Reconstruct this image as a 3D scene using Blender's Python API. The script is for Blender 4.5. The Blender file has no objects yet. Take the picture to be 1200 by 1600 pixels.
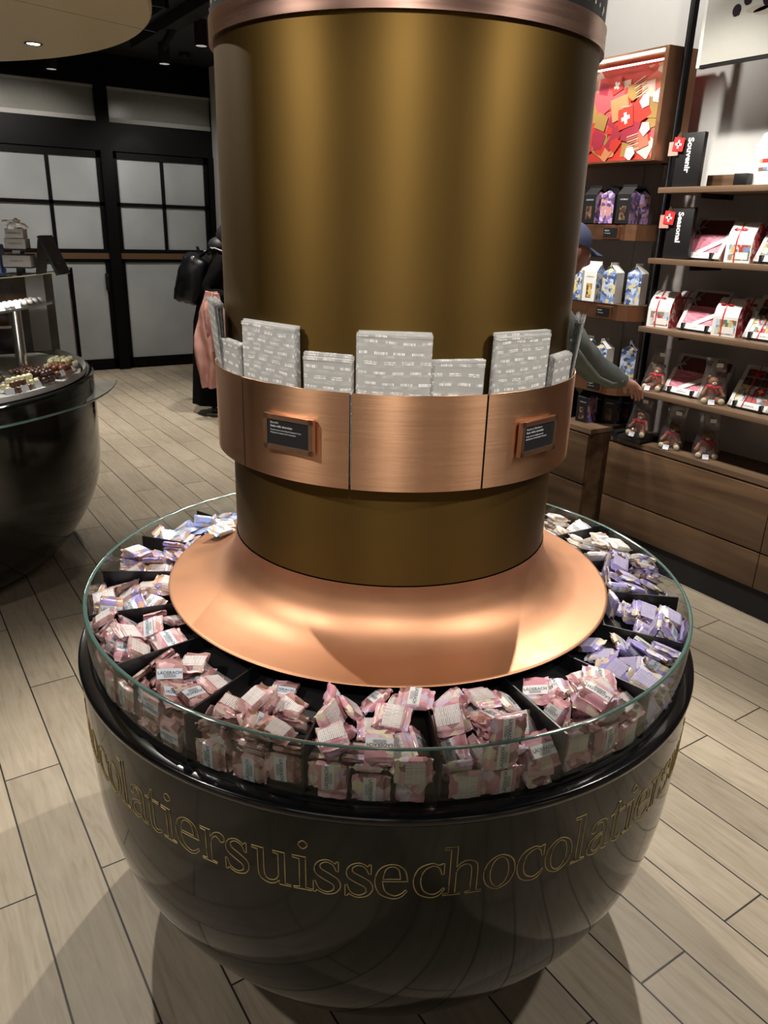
import bpy, bmesh, math, random
from mathutils import Vector, Matrix, Euler, Quaternion
PI = math.pi
sin, cos, rad = math.sin, math.cos, math.radians
random.seed(11)
scene = bpy.context.scene
COL = scene.collection

# ------------------------------------------------------------ materials
MATS = {}
def newmat(name):
    m = bpy.data.materials.new(name); m.use_nodes = True
    nt = m.node_tree
    b = nt.nodes['Principled BSDF']
    MATS[name] = m
    return m, nt, b
def L(nt, a, b): nt.links.new(a, b)
def node(nt, t, **kw):
    n = nt.nodes.new(t)
    for k, v in kw.items(): setattr(n, k, v)
    return n
def setp(b, **kw):
    names = dict(base='Base Color', rough='Roughness', metal='Metallic', ior='IOR', coat='Coat Weight', coatr='Coat Roughness',
                 alpha='Alpha', emis='Emission Color', estr='Emission Strength', spec='Specular IOR Level', aniso='Anisotropic', trans='Transmission Weight', sub='Subsurface Weight', sheen='Sheen Weight')
    for k, v in kw.items():
        s = b.inputs[names[k]]
        s.default_value = (*v, 1) if isinstance(v, tuple) and len(v) == 3 else v
def bump(nt, b, scale, strength, dist=.002, detail=4, stretch=None, coord='Object'):
    tc = node(nt, 'ShaderNodeTexCoord'); n = node(nt, 'ShaderNodeTexNoise'); n.inputs['Scale'].default_value = scale; n.inputs['Detail'].default_value = detail
    src = tc.outputs[coord]
    if stretch:
        mp = node(nt, 'ShaderNodeMapping'); mp.inputs['Scale'].default_value = stretch; L(nt, src, mp.inputs[0]); src = mp.outputs[0]
    L(nt, src, n.inputs['Vector'])
    bp = node(nt, 'ShaderNodeBump'); bp.inputs['Strength'].default_value = strength; bp.inputs['Distance'].default_value = dist
    L(nt, n.outputs['Fac'], bp.inputs['Height']); L(nt, bp.outputs[0], b.inputs['Normal'])
    return n
def plain(name, base, rough=.5, metal=0., noise=None, **kw):
    """plain coloured material with a slight procedural variation"""
    m, nt, b = newmat(name); setp(b, base=base, rough=rough, metal=metal, **kw)
    amt = .08 if noise is None else noise
    tc = node(nt, 'ShaderNodeTexCoord'); n = node(nt, 'ShaderNodeTexNoise'); n.inputs['Scale'].default_value = 23; n.inputs['Detail'].default_value = 4
    L(nt, tc.outputs['Object'], n.inputs['Vector'])
    mr = node(nt, 'ShaderNodeMapRange'); mr.inputs[3].default_value = 1 - amt; mr.inputs[4].default_value = 1 + amt
    L(nt, n.outputs['Fac'], mr.inputs[0])
    mx = node(nt, 'ShaderNodeVectorMath', operation='SCALE'); mx.inputs[0].default_value = base
    L(nt, mr.outputs[0], mx.inputs['Scale']); L(nt, mx.outputs[0], b.inputs['Base Color'])
    return m
def emit(name, colr, strength):
    m, nt, b = newmat(name); setp(b, base=(.8, .8, .8), emis=colr, estr=strength); return m
def glassy(name, tint, gloss=.06, fres=1.45, rough=.02, white=0., whitecol=(.9, .9, .9)):
    """thin clear sheet: transparent tinted + fresnel gloss (+ a little milky diffuse)"""
    m, nt, b = newmat(name); nt.nodes.remove(b)
    out = nt.nodes['Material Output']
    t = node(nt, 'ShaderNodeBsdfTransparent'); t.inputs[0].default_value = (*tint, 1)
    g = node(nt, 'ShaderNodeBsdfGlossy'); g.inputs['Roughness'].default_value = rough
    fr = node(nt, 'ShaderNodeFresnel'); geo = node(nt, 'ShaderNodeNewGeometry')
    ir = node(nt, 'ShaderNodeMapRange'); ir.inputs[3].default_value = fres; ir.inputs[4].default_value = 1 / fres   # same fresnel from either side
    L(nt, geo.outputs['Backfacing'], ir.inputs[0]); L(nt, ir.outputs[0], fr.inputs[0])
    ad = node(nt, 'ShaderNodeMath', operation='ADD'); ad.use_clamp = True; ad.inputs[1].default_value = gloss
    L(nt, fr.outputs[0], ad.inputs[0])
    mix = node(nt, 'ShaderNodeMixShader'); L(nt, ad.outputs[0], mix.inputs[0]); L(nt, t.outputs[0], mix.inputs[1]); L(nt, g.outputs[0], mix.inputs[2])
    last = mix
    if white:
        d0 = node(nt, 'ShaderNodeBsdfDiffuse'); d0.inputs[0].default_value = (*whitecol, 1); d1 = node(nt, 'ShaderNodeBsdfTranslucent'); d1.inputs[0].default_value = (*whitecol, 1)
        d = node(nt, 'ShaderNodeMixShader'); d.inputs[0].default_value = .5; L(nt, d0.outputs[0], d.inputs[1]); L(nt, d1.outputs[0], d.inputs[2])
        m2 = node(nt, 'ShaderNodeMixShader'); m2.inputs[0].default_value = white
        L(nt, mix.outputs[0], m2.inputs[1]); L(nt, d.outputs[0], m2.inputs[2]); last = m2
    L(nt, last.outputs[0], out.inputs['Surface'])
    return m, nt, last

def metal_brushed(name, base, rough, stretch, amt=.1, bstr=.05, scale=40, aniso=0.):
    m, nt, b = newmat(name); setp(b, base=base, metal=1., rough=rough)
    if aniso:
        tg = node(nt, 'ShaderNodeTangent', direction_type='RADIAL', axis='Z'); L(nt, tg.outputs[0], b.inputs['Tangent'])
        b.inputs['Anisotropic'].default_value = aniso; b.inputs['Anisotropic Rotation'].default_value = .25
    tc = node(nt, 'ShaderNodeTexCoord'); mp = node(nt, 'ShaderNodeMapping'); mp.inputs['Scale'].default_value = stretch
    n = node(nt, 'ShaderNodeTexNoise'); n.inputs['Scale'].default_value = scale; n.inputs['Detail'].default_value = 6
    L(nt, tc.outputs['Object'], mp.inputs[0]); L(nt, mp.outputs[0], n.inputs['Vector'])
    mr = node(nt, 'ShaderNodeMapRange'); mr.inputs[1].default_value = .3; mr.inputs[2].default_value = .7; mr.inputs[3].default_value = rough - amt * .5; mr.inputs[4].default_value = rough + amt
    L(nt, n.outputs['Fac'], mr.inputs[0]); L(nt, mr.outputs[0], b.inputs['Roughness'])
    bp = node(nt, 'ShaderNodeBump'); bp.inputs['Strength'].default_value = bstr; bp.inputs['Distance'].default_value = .001
    L(nt, n.outputs['Fac'], bp.inputs['Height']); L(nt, bp.outputs[0], b.inputs['Normal'])
    # small worn specks
    n2 = node(nt, 'ShaderNodeTexNoise'); n2.inputs['Scale'].default_value = 3.5; n2.inputs['Detail'].default_value = 5
    L(nt, tc.outputs['Object'], n2.inputs['Vector'])
    cr = node(nt, 'ShaderNodeMapRange'); cr.inputs[1].default_value = .35; cr.inputs[2].default_value = .7; cr.inputs[3].default_value = .95; cr.inputs[4].default_value = 1.03
    L(nt, n2.outputs['Fac'], cr.inputs[0])
    vm = node(nt, 'ShaderNodeVectorMath', operation='SCALE'); vm.inputs[0].default_value = base
    L(nt, cr.outputs[0], vm.inputs['Scale']); L(nt, vm.outputs[0], b.inputs['Base Color'])
    return m

metal_brushed('gold_paint', (.122, .074, .021), .50, (1, 1, .03), .03, .004, 14, .55)
metal_brushed('copper', (.88, .50, .30), .33, (.02, .02, 1), .03, .012, 520, .8)
metal_brushed('plaque_copper', (.60, .37, .26), .35, (1, 1, 1), .03, .01, 60)
metal_brushed('copper_flare', (.47, .245, .14), .48, (1, 1, 1), .05, .01, 12)
metal_brushed('ring_copper', (.52, .33, .27), .25, (.05, .05, 1), .08, .05, 60)
metal_brushed('chrome', (.7, .7, .7), .16, (1, 1, .1), .04, .01)
metal_brushed('bronze', (.30, .19, .12), .4, (1, 1, 1), .06, .02)
metal_brushed('shelf_copper', (.42, .22, .13), .42, (1, 1, 1), .06, .02)
plain('gold_line', (.58, .44, .19), .45, .2, noise=.03)
m, nt, b = newmat('bowl_black'); setp(b, base=(.0085, .0085, .0068), rough=.08, ior=1.5)
bump(nt, b, 2.0, .015, .01, 2)
plain('black_gloss', (.006, .006, .008), .18, coat=.5, coatr=.05)
plain('black_satin', (.008, .008, .009), .45)
plain('black_matt', (.006, .006, .007), .8)
plain('black_frame', (.0025, .0025, .003), .45, spec=.12)
plain('divider_black', (.005, .005, .006), .35)
plain('white_card', (.82, .82, .80), .45)
plain('white_paper', (.85, .85, .84), .6)
plain('grey_card', (.45, .43, .41), .5)
plain('tag_white', (.8, .82, .9), .4)
plain('ink', (.03, .03, .04), .5)
plain('ink_white', (.85, .85, .85), .5, noise=.0)
plain('ink_grey', (.45, .47, .5), .5, noise=.0)
plain('ink_silver', (.62, .64, .68), .5, noise=.0)
plain('red', (.62, .03, .03), .45)
plain('red_ribbon', (.55, .02, .03), .3)
plain('grey_ribbon', (.42, .39, .37), .35)
plain('pink_print', (.62, .33, .29), .45)
plain('pink_choc', (.60, .20, .27), .5, noise=.25)
plain('dark_choc', (.10, .025, .025), .4, noise=.3)
plain('milk_choc', (.19, .075, .035), .35, noise=.2)
plain('truffle_dark', (.045, .016, .010), .35, noise=.2)
plain('truffle_milk', (.15, .06, .03), .35, noise=.2)
plain('truffle_white', (.80, .74, .46), .4, noise=.06)
plain('truffle_pearl', (.62, .58, .55), .4, noise=.1)
plain('bear_brown', (.26, .10, .05), .6, noise=.3)
plain('bear_cream', (.72, .64, .45), .6)
plain('skin', (.58, .31, .235), .5, sub=.0)
plain('skin_face', (.34, .15, .10), .5)
plain('cap_blue', (.045, .06, .12), .75)
plain('jacket', (.15, .18, .17), .55)
plain('jacket_seam', (.35, .40, .40), .5)
plain('trousers', (.02, .022, .03), .8)
plain('cloth_black', (.003, .003, .0035), .9, spec=.1)
plain('pack_black', (.004, .005, .006), .4, spec=.35, noise=.2)
plain('hair_grey', (.018, .018, .021), .55)
plain('coat_pink', (.50, .26, .22), .75)
plain('shoe_white', (.6, .6, .6), .6)
plain('blue_cloth', (.03, .06, .22), .5)
plain('soffit_gold', (.66, .52, .29), .42, .35, noise=.03)
plain('ceiling_black', (.012, .012, .013), .6)
plain('wall_white', (.72, .715, .70), .6, noise=.03)
plain('panel_taupe', (.44, .40, .385), .5, noise=.04)
plain('wall_dark', (.03, .029, .028), .6)
plain('wall_warm', (.42, .37, .31), .6)
plain('grey_sill', (.35, .34, .32), .5)
plain('counter_white', (.6, .6, .58), .35)
emit('lamp', (1, .93, .83), 30)
emit('led', (1, .90, .78), 9)

# clear sheets
glassy('glass', (.94, .965, .95), .0, 1.42, .01)
glassy('case_glass', (.9, .93, .93), .01, 1.35, .02)
glassy('cellophane', (.97, .97, .97), .07, 1.4, .09, .045)
glassy('bag_front', (.93, .93, .93), .05, 1.35, .1)
m, nt, b = newmat('glass_edge'); setp(b, base=(.075, .155, .135), rough=.12, ior=1.5, coat=1., coatr=.04)
n = bump(nt, b, 18, .25, .004)
# printed stacking film of the gift bags
def bag_film():
    m, nt, last = glassy('bag_film', (.99, .99, .99), .16, 1.45, .12, .28, (.99, .99, .97))
    out = nt.nodes['Material Output']
    tc = node(nt, 'ShaderNodeTexCoord'); mp = node(nt, 'ShaderNodeMapping'); mp.inputs['Scale'].default_value = (1, 1, 1)
    wn = node(nt, 'ShaderNodeTexNoise'); wn.inputs['Scale'].default_value = 9; L(nt, tc.outputs['UV'], wn.inputs['Vector'])
    ws = node(nt, 'ShaderNodeVectorMath', operation='SCALE'); ws.inputs['Scale'].default_value = .02; L(nt, wn.outputs['Color'], ws.inputs[0])
    wa = node(nt, 'ShaderNodeVectorMath', operation='ADD'); L(nt, tc.outputs['UV'], wa.inputs[0]); L(nt, ws.outputs[0], wa.inputs[1]); L(nt, wa.outputs[0], mp.inputs[0])
    # short upright strokes grouped in words, in staggered rows
    br = node(nt, 'ShaderNodeTexBrick'); br.inputs['Scale'].default_value = 1; br.inputs['Brick Width'].default_value = .031; br.inputs['Row Height'].default_value = .0165
    br.inputs['Mortar Size'].default_value = .0056; br.inputs['Mortar Smooth'].default_value = 0; br.inputs['Color1'].default_value = (1, 1, 1, 1); br.inputs['Color2'].default_value = (1, 1, 1, 1); br.inputs['Mortar'].default_value = (0, 0, 0, 1)
    L(nt, mp.outputs[0], br.inputs['Vector'])
    b2 = node(nt, 'ShaderNodeTexBrick'); b2.inputs['Scale'].default_value = 1; b2.inputs['Brick Width'].default_value = .0026; b2.inputs['Row Height'].default_value = .0062
    b2.inputs['Mortar Size'].default_value = .0005; b2.inputs['Mortar Smooth'].default_value = 0; b2.inputs['Color1'].default_value = (1, 1, 1, 1); b2.inputs['Color2'].default_value = (.2, .2, .2, 1); b2.inputs['Mortar'].default_value = (0, 0, 0, 1)
    L(nt, mp.outputs[0], b2.inputs['Vector'])
    mu = node(nt, 'ShaderNodeMath', operation='MULTIPLY'); L(nt, br.outputs['Color'], mu.inputs[0]); L(nt, b2.outputs['Color'], mu.inputs[1])
    mu2 = node(nt, 'ShaderNodeMath', operation='MULTIPLY'); mu2.inputs[1].default_value = .8; L(nt, mu.outputs[0], mu2.inputs[0])
    d = node(nt, 'ShaderNodeBsdfDiffuse'); d.inputs[0].default_value = (.96, .96, .96, 1)
    mx = node(nt, 'ShaderNodeMixShader'); L(nt, mu2.outputs[0], mx.inputs[0]); L(nt, last.outputs[0], mx.inputs[1]); L(nt, d.outputs[0], mx.inputs[2])
    L(nt, mx.outputs[0], out.inputs['Surface'])
bag_film()

# frosted panes
def frosted():
    m, nt, b = newmat('frosted_glass'); setp(b, base=(.30, .31, .32), rough=.28, ior=1.45, coat=.5, coatr=.12)
    tc = node(nt, 'ShaderNodeTexCoord'); n = node(nt, 'ShaderNodeTexNoise'); n.inputs['Scale'].default_value = 1.2; n.inputs['Detail'].default_value = 3
    L(nt, tc.outputs['Object'], n.inputs['Vector'])
    cr = node(nt, 'ShaderNodeValToRGB'); cr.color_ramp.elements[0].position = .3; cr.color_ramp.elements[0].color = (.27, .29, .30, 1)
    cr.color_ramp.elements[1].position = .75; cr.color_ramp.elements[1].color = (.42, .445, .46, 1)
    L(nt, n.outputs['Fac'], cr.inputs[0]); L(nt, cr.outputs[0], b.inputs['Base Color'])
frosted()
plain('transom_glass', (.22, .22, .20), .2, coat=.6, coatr=.05, noise=.1)

def wood(name, c1, c2, scale, rough=.45, axis=1):
    m, nt, b = newmat(name); setp(b, rough=rough)
    tc = node(nt, 'ShaderNodeTexCoord'); mp = node(nt, 'ShaderNodeMapping')
    s = [14, 14, 14]; s[axis] = 1.1; mp.inputs['Scale'].default_value = s
    n = node(nt, 'ShaderNodeTexNoise'); n.inputs['Scale'].default_value = scale; n.inputs['Detail'].default_value = 8; n.inputs['Distortion'].default_value = .6
    L(nt, tc.outputs['Object'], mp.inputs[0]); L(nt, mp.outputs[0], n.inputs['Vector'])
    cr = node(nt, 'ShaderNodeValToRGB'); cr.color_ramp.elements[0].position = .32; cr.color_ramp.elements[0].color = (*c1, 1); cr.color_ramp.elements[1].position = .68; cr.color_ramp.elements[1].color = (*c2, 1)
    L(nt, n.outputs['Fac'], cr.inputs[0]); L(nt, cr.outputs[0], b.inputs['Base Color'])
    bp = node(nt, 'ShaderNodeBump'); bp.inputs['Strength'].default_value = .1; bp.inputs['Distance'].default_value = .002
    L(nt, n.outputs['Fac'], bp.inputs['Height']); L(nt, bp.outputs[0], b.inputs['Normal'])
wood('walnut', (.075, .040, .020), (.165, .097, .054), 1.1)
wood('walnut_light', (.125, .076, .046), (.21, .135, .085), 1.1)

def floor_mat():
    m, nt, b = newmat('floor_planks'); setp(b, rough=.42, spec=.35)
    tc = node(nt, 'ShaderNodeTexCoord')
    mp = node(nt, 'ShaderNodeMapping')   # planks run along world Y: texture x <- world Y, texture y <- world X
    mp.inputs['Rotation'].default_value = (0, 0, rad(-91.0))
    L(nt, tc.outputs['Object'], mp.inputs[0])
    sh = node(nt, 'ShaderNodeVectorMath', operation='ADD'); sh.inputs[1].default_value = FLOOR_SHIFT
    L(nt, mp.outputs[0], sh.inputs[0])
    br = node(nt, 'ShaderNodeTexBrick'); br.offset = .5; br.offset_frequency = 2; br.squash = 1
    br.inputs['Scale'].default_value = 1; br.inputs['Brick Width'].default_value = .98; br.inputs['Row Height'].default_value = .158
    br.inputs['Mortar Size'].default_value = .0026; br.inputs['Mortar Smooth'].default_value = .25; br.inputs['Bias'].default_value = 0
    br.inputs['Color1'].default_value = (0, 0, 0, 1); br.inputs['Color2'].default_value = (1, 1, 1, 1); br.inputs['Mortar'].default_value = (.5, .5, .5, 1)
    L(nt, sh.outputs[0], br.inputs['Vector'])
    # per plank tone
    # wood-look grain, long along the plank, shifted per plank
    mp2 = node(nt, 'ShaderNodeMapping'); mp2.inputs['Scale'].default_value = (2.2, 22, 1)
    L(nt, sh.outputs[0], mp2.inputs[0])
    ad = node(nt, 'ShaderNodeVectorMath', operation='ADD')
    sc_ = node(nt, 'ShaderNodeVectorMath', operation='SCALE'); sc_.inputs['Scale'].default_value = 17
    L(nt, br.outputs['Color'], sc_.inputs[0]); L(nt, mp2.outputs[0], ad.inputs[0]); L(nt, sc_.outputs[0], ad.inputs[1])
    n = node(nt, 'ShaderNodeTexNoise'); n.inputs['Scale'].default_value = 1.6; n.inputs['Detail'].default_value = 9; n.inputs['Roughness'].default_value = .62; n.inputs['Distortion'].default_value = 1.4
    L(nt, ad.outputs[0], n.inputs['Vector'])
    n3 = node(nt, 'ShaderNodeTexNoise'); n3.inputs['Scale'].default_value = 7; n3.inputs['Detail'].default_value = 4
    L(nt, tc.outputs['Object'], n3.inputs['Vector'])
    cr = node(nt, 'ShaderNodeValToRGB'); e = cr.color_ramp.elements
    e[0].position = .25; e[0].color = (.30, .245, .18, 1); e[1].position = .66; e[1].color = (.455, .39, .30, 1)
    x = e.new(.45); x.color = (.395, .335, .25, 1)
    L(nt, n.outputs['Fac'], cr.inputs[0])
    mixt = node(nt, 'ShaderNodeMix', data_type='RGBA', blend_type='MULTIPLY'); mixt.inputs[0].default_value = 1
    tr = node(nt, 'ShaderNodeMapRange'); tr.inputs[3].default_value = .86; tr.inputs[4].default_value = 1.08; L(nt, br.outputs['Color'], tr.inputs[0])
    t3 = node(nt, 'ShaderNodeMapRange'); t3.inputs[3].default_value = .86; t3.inputs[4].default_value = 1.12; L(nt, n3.outputs['Fac'], t3.inputs[0])
    mm = node(nt, 'ShaderNodeMath', operation='MULTIPLY'); L(nt, tr.outputs[0], mm.inputs[0]); L(nt, t3.outputs[0], mm.inputs[1])
    L(nt, cr.outputs[0], mixt.inputs[6]); L(nt, mm.outputs[0], mixt.inputs[7])
    mj = node(nt, 'ShaderNodeMix', data_type='RGBA'); mj.inputs[7].default_value = (.028, .026, .023, 1)
    L(nt, br.outputs['Fac'], mj.inputs[0]); L(nt, mixt.outputs[2], mj.inputs[6]); L(nt, mj.outputs[2], b.inputs['Base Color'])
    iv = node(nt, 'ShaderNodeMath', operation='SUBTRACT'); iv.inputs[0].default_value = 1; L(nt, br.outputs['Fac'], iv.inputs[1])
    ma = node(nt, 'ShaderNodeMath', operation='MULTIPLY_ADD'); ma.inputs[1].default_value = .12; L(nt, n.outputs['Fac'], ma.inputs[0]); L(nt, iv.outputs[0], ma.inputs[2])
    bp = node(nt, 'ShaderNodeBump'); bp.inputs['Strength'].default_value = .5; bp.inputs['Distance'].default_value = .002
    L(nt, ma.outputs[0], bp.inputs['Height']); L(nt, bp.outputs[0], b.inputs['Normal'])
    rr = node(nt, 'ShaderNodeMapRange'); rr.inputs[3].default_value = .34; rr.inputs[4].default_value = .55; L(nt, n.outputs['Fac'], rr.inputs[0]); L(nt, rr.outputs[0], b.inputs['Roughness'])
FLOOR_SHIFT = (.615, .0, 0)
floor_mat()

def facets(name, cols, scale, rough=.3, coat=.8, seed=0., vec='Object', crinkle=.22):
    """printed wrapper film: flat polygon patches in a few colours under a clear crinkled gloss"""
    m, nt, b = newmat(name); setp(b, rough=rough, coat=coat, coatr=.12)
    tc = node(nt, 'ShaderNodeTexCoord'); oi = node(nt, 'ShaderNodeObjectInfo')
    mu = node(nt, 'ShaderNodeMath', operation='MULTIPLY'); mu.inputs[1].default_value = 31.7; L(nt, oi.outputs['Random'], mu.inputs[0])
    cb = node(nt, 'ShaderNodeCombineXYZ'); L(nt, mu.outputs[0], cb.inputs[2]); L(nt, mu.outputs[0], cb.inputs[0])
    mp = node(nt, 'ShaderNodeMapping'); mp.inputs['Scale'].default_value = (scale, scale * .8, scale * .8); mp.inputs['Rotation'].default_value = (0, 0, .6); L(nt, tc.outputs[vec], mp.inputs[0])
    ad = node(nt, 'ShaderNodeVectorMath', operation='ADD'); L(nt, mp.outputs[0], ad.inputs[0]); L(nt, cb.outputs[0], ad.inputs[1])
    vo = node(nt, 'ShaderNodeTexVoronoi', distance='CHEBYCHEV'); vo.inputs['Scale'].default_value = 1; L(nt, ad.outputs[0], vo.inputs['Vector'])
    sp = node(nt, 'ShaderNodeSeparateColor'); L(nt, vo.outputs['Color'], sp.inputs[0])
    cr = node(nt, 'ShaderNodeValToRGB'); cr.color_ramp.interpolation = 'CONSTANT'; e = cr.color_ramp.elements
    e[0].position = 0; e[0].color = (*cols[0], 1); e[1].position = 1 / len(cols); e[1].color = (*cols[1], 1)
    for i, c in enumerate(cols[2:], 2): x = e.new(i / len(cols)); x.color = (*c, 1)
    L(nt, sp.outputs[0], cr.inputs[0]); L(nt, cr.outputs[0], b.inputs['Base Color'])
    n = node(nt, 'ShaderNodeTexNoise'); n.inputs['Scale'].default_value = 60 / 1; n.inputs['Detail'].default_value = 3; n.inputs['Distortion'].default_value = 1.5
    L(nt, tc.outputs['Object'], n.inputs['Vector'])
    bp = node(nt, 'ShaderNodeBump'); bp.inputs['Strength'].default_value = crinkle; bp.inputs['Distance'].default_value = .004
    L(nt, n.outputs['Fac'], bp.inputs['Height']); L(nt, bp.outputs[0], b.inputs['Normal'])
PINK = (.66, .31, .37); ROSE = (.74, .45, .48); CREAM = (.80, .70, .55); LILAC = (.70, .55, .72); MAUVE = (.33, .15, .155); DUST = (.50, .27, .26)
LAV = (.38, .32, .68); ICE = (.72, .72, .86); CHOC = (.12, .055, .035); PEACH = (.76, .45, .30); SKY = (.42, .54, .86); SAND = (.72, .62, .48); GREYB = (.35, .28, .27)
facets('wrap_pink', [ROSE, PINK, CREAM, ROSE, LILAC, PINK, MAUVE], 62)
facets('wrap_dusky', [DUST, MAUVE, ROSE, (.62, .48, .42), DUST, ROSE, (.2, .10, .07)], 62)
facets('wrap_rose', [DUST, ROSE, (.66, .5, .48), PINK, MAUVE, (.3, .24, .26)], 62)
facets('wrap_purple', [PEACH, LAV, (.5, .36, .34), (.45, .30, .22), LAV, (.62, .44, .38)], 62)
facets('wrap_blue', [SKY, PEACH, SKY, (.58, .62, .82), (.66, .45, .33), SKY], 62)
facets('wrap_lavender', [LAV, CREAM, LAV, ICE, (.36, .30, .55), SAND, CHOC], 62)
facets('wrap_cream', [SAND, CREAM, (.62, .56, .52), (.45, .33, .26), ICE, (.70, .64, .60)], 62)
facets('carton_purple', [(.10, .06, .17), (.36, .26, .58), (.20, .13, .32), (.42, .22, .22), (.46, .36, .66), (.09, .05, .10)], 75, .4, .2)
facets('carton_blue', [(.18, .27, .55), (.50, .60, .80), (.07, .11, .26), (.70, .58, .26), (.25, .36, .62), (.62, .68, .8)], 75, .4, .2)
facets('carton_red', [(.5, .04, .05), (.62, .2, .2), (.4, .03, .04), (.6, .5, .45)], 70, .4, .2)
facets('mini_views', [(.2, .32, .6), (.75, .75, .72), (.62, .5, .2), (.5, .06, .06), (.15, .2, .12), (.55, .65, .75), (.3, .25, .2)], 55, .4, .2)
facets('choc_window', [(.06, .03, .02), (.12, .07, .04), (.03, .015, .012), (.20, .13, .09)], 90, .3, .6)
facets('nut_window', [(.62, .42, .12), (.30, .16, .05), (.75, .58, .25), (.10, .05, .02)], 90, .3, .6)

def lines_mat(name, paper, ink, period):
    """paper label covered in small print lines"""
    m, nt, b = newmat(name); setp(b, rough=.45, coat=.5, coatr=.15)
    tc = node(nt, 'ShaderNodeTexCoord')
    br = node(nt, 'ShaderNodeTexBrick'); br.offset = .37; br.inputs['Scale'].default_value = 1; br.inputs['Brick Width'].default_value = period * 6.5; br.inputs['Row Height'].default_value = period
    br.inputs['Mortar Size'].default_value = period * .30; br.inputs['Mortar Smooth'].default_value = 0; br.inputs['Color1'].default_value = (*ink, 1); br.inputs['Color2'].default_value = (*[i * .4 + p * .6 for i, p in zip(ink, paper)], 1); br.inputs['Mortar'].default_value = (*paper, 1)
    L(nt, tc.outputs['Object'], br.inputs['Vector']); L(nt, br.outputs['Color'], b.inputs['Base Color'])
    n = node(nt, 'ShaderNodeTexNoise'); n.inputs['Scale'].default_value = 60; n.inputs['Distortion'].default_value = 1.5; L(nt, tc.outputs['Object'], n.inputs['Vector'])
    bp = node(nt, 'ShaderNodeBump'); bp.inputs['Strength'].default_value = .3; bp.inputs['Distance'].default_value = .003; L(nt, n.outputs['Fac'], bp.inputs['Height']); L(nt, bp.outputs[0], b.inputs['Normal'])
lines_mat('smallprint', (.80, .74, .72), (.30, .24, .24), .0030)
lines_mat('smallprint_lilac', (.42, .37, .62), (.70, .68, .80), .0030)
lines_mat('smallprint_sky', (.45, .55, .85), (.30, .36, .6), .0030)
plain('label_ice', (.66, .73, .82), .35, coat=.6, coatr=.1, noise=.05)
plain('label_white', (.82, .82, .83), .35, coat=.6, coatr=.1, noise=.05)
plain('label_ink', (.10, .11, .13), .5)
lines_mat('label_finelines', (.70, .75, .82), (.22, .24, .3), .0024)

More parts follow.
